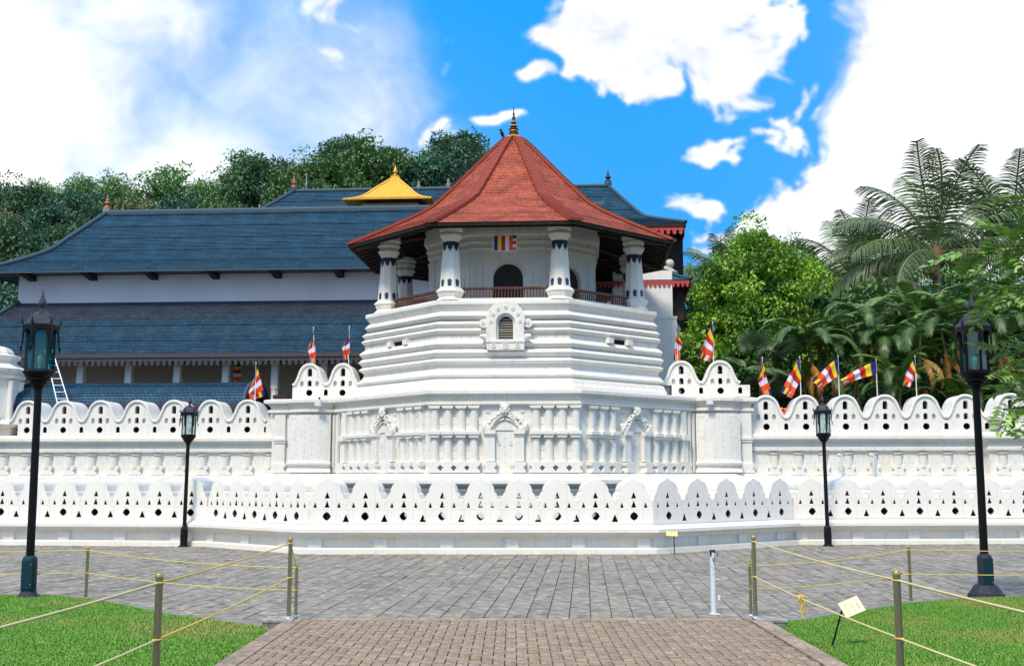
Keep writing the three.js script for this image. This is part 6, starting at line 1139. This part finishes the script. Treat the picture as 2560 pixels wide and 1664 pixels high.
cocoPalm('coconut palm cut by the right edge of the picture behind the tall one', 28.6, 14.6, -62, [0.5, 12], 1, [[-88, 1], [-60, 3, 0.1], [-20, 3, 0.1], [20, 5, 0.1], [60, 3], [88, 1], [-100, 0], [-40, 2], [40, 2], [120, 2], [160, 5], [-140, 3], [-75, 2, 0.2], [0, 1, 0.1], [-30, 4]], false);
cocoPalm('smaller coconut palm half hidden left of the tall coconut palm', 22.2, 14.0, -70, [0.4, 11], 0.92, [[-90, 1], [-60, 2], [-35, 3], [-10, 5], [20, 3], [70, 2], [90, 1], [-100, 4], [-120, 1], [140, 3], [180, 5], [-75, 0], [-50, 4], [0, 4], [45, 4], [30, 1]], false);
cocoPalm('little palm far up the wooded slope right of the white wing', 17.4, 18.0, -90, [0.3, 9], 0.72, [[-90, 1], [-60, 2], [-30, 3], [0, 5], [30, 3], [60, 2], [90, 1], [-110, 4], [110, 4], [150, 3], [-150, 3], [0, 0]], false);
// clustered yellow palms
const AP = [[0.110, 0.225, 0.039], [0.140, 0.271, 0.045], [0.090, 0.188, 0.035], [0.180, 0.319, 0.053]], AD = [[0.056, 0.131, 0.031], [0.070, 0.160, 0.035], [0.090, 0.188, 0.039]], AY = [[0.42, 0.19, 0.03], [0.36, 0.20, 0.05], [0.48, 0.22, 0.03]];
const arF = [...[0, 1, 2, 3].map(i => frond(400 + i, { L: 2.5, rise: [1.15, 0.95, 1.25, 0.7][i], droop: [2.0, 2.3, 1.7, 2.4][i], leaf: 0.55, w: 0.05, n: 40, hang: 0.35, pal: i % 2 ? AD : AP, tilt: 0.75 })), frond(410, { L: 1.9, rise: 0.2, droop: 1.9, leaf: 0.34, w: 0.045, n: 26, hang: 0.9, pal: AY }), frond(411, { L: 2.7, rise: 1.3, droop: 1.4, leaf: 0.6, w: 0.05, n: 42, hang: 0.25, pal: AD, tilt: 0.8 })];
const stemG = (() => { const g = [lathe([[0.065, 0], [0.055, 3.4]], 8)]; for (let i = 1; i < 12; i++) g.push(lathe([[0.068, i * 0.29], [0.074, i * 0.29 + 0.02], [0.066, i * 0.29 + 0.04]], 8)); g.push(lathe([[0.07, 3.35], [0.085, 3.6], [0.06, 4.2], [0.03, 4.5]], 8)); return join(g); })();
M.canestem = std([0.20, 0.19, 0.05], 0.6); M.canedark = std([0.075, 0.085, 0.03], 0.7);
function clusterPalm(label, x, y, z, H, stems, seed, spread, yellow) {
  const t = thing('clustered_palm', label, 'palm', [x, y, z], 0, 'clustered feather palms'), R = rng(seed);
  for (let s = 0; s < stems; s++) {
    const a = R() * 6.28, r = R() * spread, h = H * (0.72 + R() * 0.4), bx = r * Math.cos(a), bz = r * Math.sin(a) * 0.6, lean = (R() - 0.5) * 0.35, k = h / 4.3;
    const st = part(t, 'stem', stemG, R() < 0.5 ? M.canestem : M.canedark, [bx, 0, bz]); st.scale.set(1, k, 1); st.rotation.set(0.08 + (R() - 0.5) * 0.2, 0, lean);
    const top = V(0, 4.35 * k, 0).applyEuler(st.rotation).add(st.position), n = 6 + Math.floor(R() * 3), o = R() * 6.28;
    for (let i = 0; i < n; i++) { const f = part(t, 'frond', arF[i === n - 1 && R() < 0.4 ? 5 : Math.floor(R() * 4)], M.frondleaf, [top.x, top.y, top.z]); f.rotation.set((R() - 0.5) * 0.3, o + i / n * 6.28 + (R() - 0.5) * 0.5, (R() - 0.5) * 0.3, 'YXZ'); f.scale.setScalar(0.8 + R() * 0.4); }
    if (R() < yellow) for (let q = 0; q < 2; q++) { const f = part(t, 'withered_frond', arF[4], M.frondleaf, [top.x, top.y - 0.7 * k, top.z + 0.1]); f.rotation.set(0.4 + R() * 0.5, R() * 2.4 - 1.2, 0, 'YXZ'); f.userData.label = 'orange brown hanging frond'; }
  }
  return t;
}
clusterPalm('clustered palm at the left of the palm thicket with hanging orange fronds', 14.4, 2.2, -50.5, 5.2, 5, 501, 0.8, 0.8);
clusterPalm('clustered palm with pale green fronds second from the left in the thicket', 16.0, 2.2, -51, 6.2, 5, 502, 0.8, 0.5);
clusterPalm('clustered palm in the middle of the thicket with clear leaning yellow stems', 17.9, 2.2, -49.5, 5.6, 5, 503, 0.8, 0.7);
clusterPalm('clustered palm behind the leaning stems, under the tall coconut palm', 19.2, 2.2, -52, 6.8, 6, 504, 0.9, 0.3);
clusterPalm('clustered palm just left of the right lamp head', 20.6, 2.2, -49.5, 5.8, 5, 505, 0.8, 0.7);
clusterPalm('clustered palm behind the right lamp head', 22.4, 2.2, -51, 6.6, 6, 506, 0.9, 0.5);
clusterPalm('clustered palm near the right edge of the picture', 24.6, 2.2, -50.5, 6.2, 6, 507, 0.9, 0.5);
clusterPalm('low clustered palm in front of the thicket behind the torn flag', 16.6, 2.2, -48.2, 3.4, 3, 508, 0.5, 0.2);
clusterPalm('low clustered palm in front of the thicket behind the last flag', 19.6, 2.2, -48.2, 3.2, 3, 509, 0.5, 0.2);
clusterPalm('low clustered palm under the right lamp head', 22.4, 2.2, -48.2, 3.5, 3, 510, 0.6, 0.2);
{ // small palm with stiff fan leaves
  const t = thing('fan_palm', 'small palm with stiff fan shaped leaves behind the first right wall flags', 'palm', [11.45, 3.2, -50.3]), R = rng(55);
  part(t, 'trunk', lathe([[0.13, -1.5], [0.12, 2.9], [0.16, 3.4], [0.1, 3.9]], 10), std([0.20, 0.06, 0.03], 0.8));
  const fan = (() => { const b = new LB(); for (let i = 0; i < 26; i++) { const a = (i / 25 - 0.5) * 3.6, d = V(Math.sin(a), -0.12 - Math.abs(a) * 0.1, Math.cos(a)), L = 1.0 * (0.8 + 0.2 * Math.cos(a)), v = 0.8 + R() * 0.4; b.leaf(V(0, 0, 0.95), d.normalize(), V(0, 1, 0), L, 0.055, [0.19 * v, 0.31 * v, 0.13 * v]); } const g = plain(b.geo()), r = plain(bar([0, 0, 0], [0, 0, 0.95], 0.02, 0.014, 5)); const n = r.attributes.position.count, c = new Float32Array(n * 3).fill(0.08); r.setAttribute('color', new THREE.BufferAttribute(c, 3)); return mergeGeometries([g, r]); })();
  for (let i = 0; i < 17; i++) { const f = part(t, 'fan_leaf', fan, M.frondleaf, [0, 3.6, 0]); f.rotation.set(-1.2 + (i % 5) * 0.42 + R() * 0.2, i * 2.4, (R() - 0.5) * 0.5, 'YXZ'); f.scale.setScalar(0.9 + R() * 0.3); }
}
{ // leafy branches that reach in from the right, close to the lamp
  const t = thing('overhanging_tree', 'fresh green leafy branches reaching in from the right edge beside the lamp', 'tree', [8.6, 0, -15.2]), R = rng(91);
  const P = [[0.17, 0.32, 0.045], [0.22, 0.40, 0.06], [0.27, 0.46, 0.08], [0.13, 0.26, 0.04]];
  const spray = (seed) => { const r = rng(seed), b = new LB(); for (let i = 0; i < 7; i++) for (const s of i === 6 ? [0] : [-1, 1]) { const z = 0.06 + i * 0.055, d = V(s * 0.95, -0.15 + (r() - 0.5) * 0.5, 0.55 + (s ? 0 : 0.6)).normalize(), v = 0.8 + r() * 0.4, k = P[Math.floor(r() * 4)]; b.leaf(V(0, -0.25 * z * z * 3, z), d, V((r() - 0.5) * 0.6, 1, (r() - 0.5) * 0.6), 0.115 + r() * 0.04, 0.031 + r() * 0.007, [k[0] * v, k[1] * v, k[2] * v]); } const g = plain(b.geo()), tw = plain(tube([[0, 0, 0], [0, -0.01, 0.15], [0, -0.06, 0.3], [0, -0.12, 0.4]], 0.004, 4, 6)); const n = tw.attributes.position.count, c = new Float32Array(n * 3); for (let i = 0; i < n; i++) { c[i * 3] = 0.09; c[i * 3 + 1] = 0.10; c[i * 3 + 2] = 0.04; } tw.setAttribute('color', new THREE.BufferAttribute(c, 3)); return mergeGeometries([g, tw]); };
  const S = [1, 2, 3, 4, 5].map(i => spray(900 + i));
  const limbsAt = [[[0.3, 3.0, 0], [-0.9, 4.2, 0.25], [-1.7, 4.75, 0.3], [-2.35, 4.78, 0.3]], [[0.3, 3.2, 0], [-0.9, 4.75, -0.2], [-1.75, 5.25, 0]], [[0.4, 2.6, 0], [-0.9, 3.8, 0.2], [-1.7, 4.1, 0.3], [-2.0, 4.3, 0.3]], [[0.4, 2.2, 0], [-0.9, 3.0, 0.1], [-1.75, 3.05, 0.25]], [[0.3, 2.5, 0], [-0.9, 3.3, -0.1], [-1.7, 3.45, 0.1]], [[0.3, 3.4, 0], [-0.6, 5.0, 0.1], [-1.45, 5.75, 0.1]], [[0.3, 3.2, 0], [-0.9, 4.3, -0.3], [-1.85, 4.5, -0.2]], [[0.4, 2.2, 0], [-0.7, 2.75, 0.1], [-1.9, 2.65, 0.2]], [[0.3, 3.2, 0], [-0.6, 4.6, 0.3], [-1.65, 4.9, 0.35]], [[0.4, 2.2, 0], [-0.7, 2.6, 0.3], [-1.65, 2.35, 0.3]]];
  part(t, 'trunk', tube([[0.9, -0.1, 0], [0.7, 1.5, 0], [0.4, 2.6, 0], [0.3, 3.5, 0]], 0.13, 10, 16), M.bark);
  limbsAt.forEach((L) => {
    part(t, 'branch', tube(L, 0.013, 6, 14), M.bark);
    const c = new THREE.CatmullRomCurve3(L.map(p => V(...p)));
    for (let i = 0; i < 14; i++) { const q = 0.45 + 0.55 * (i + R()) / 14, o = c.getPoint(Math.min(1, q)), f = part(t, 'leaf_spray', S[Math.floor(R() * 5)], M.leafGloss, [o.x + (R() - 0.5) * 0.12, o.y + (R() - 0.5) * 0.18, o.z + (R() - 0.5) * 0.16]); f.rotation.set(-0.9 + R() * 1.5, -1.4 + (R() - 0.5) * 3.4, (R() - 0.5) * 1.2, 'YXZ'); f.scale.setScalar(0.85 + R() * 0.5); }
  });
}

renderer.render(scene, camera);
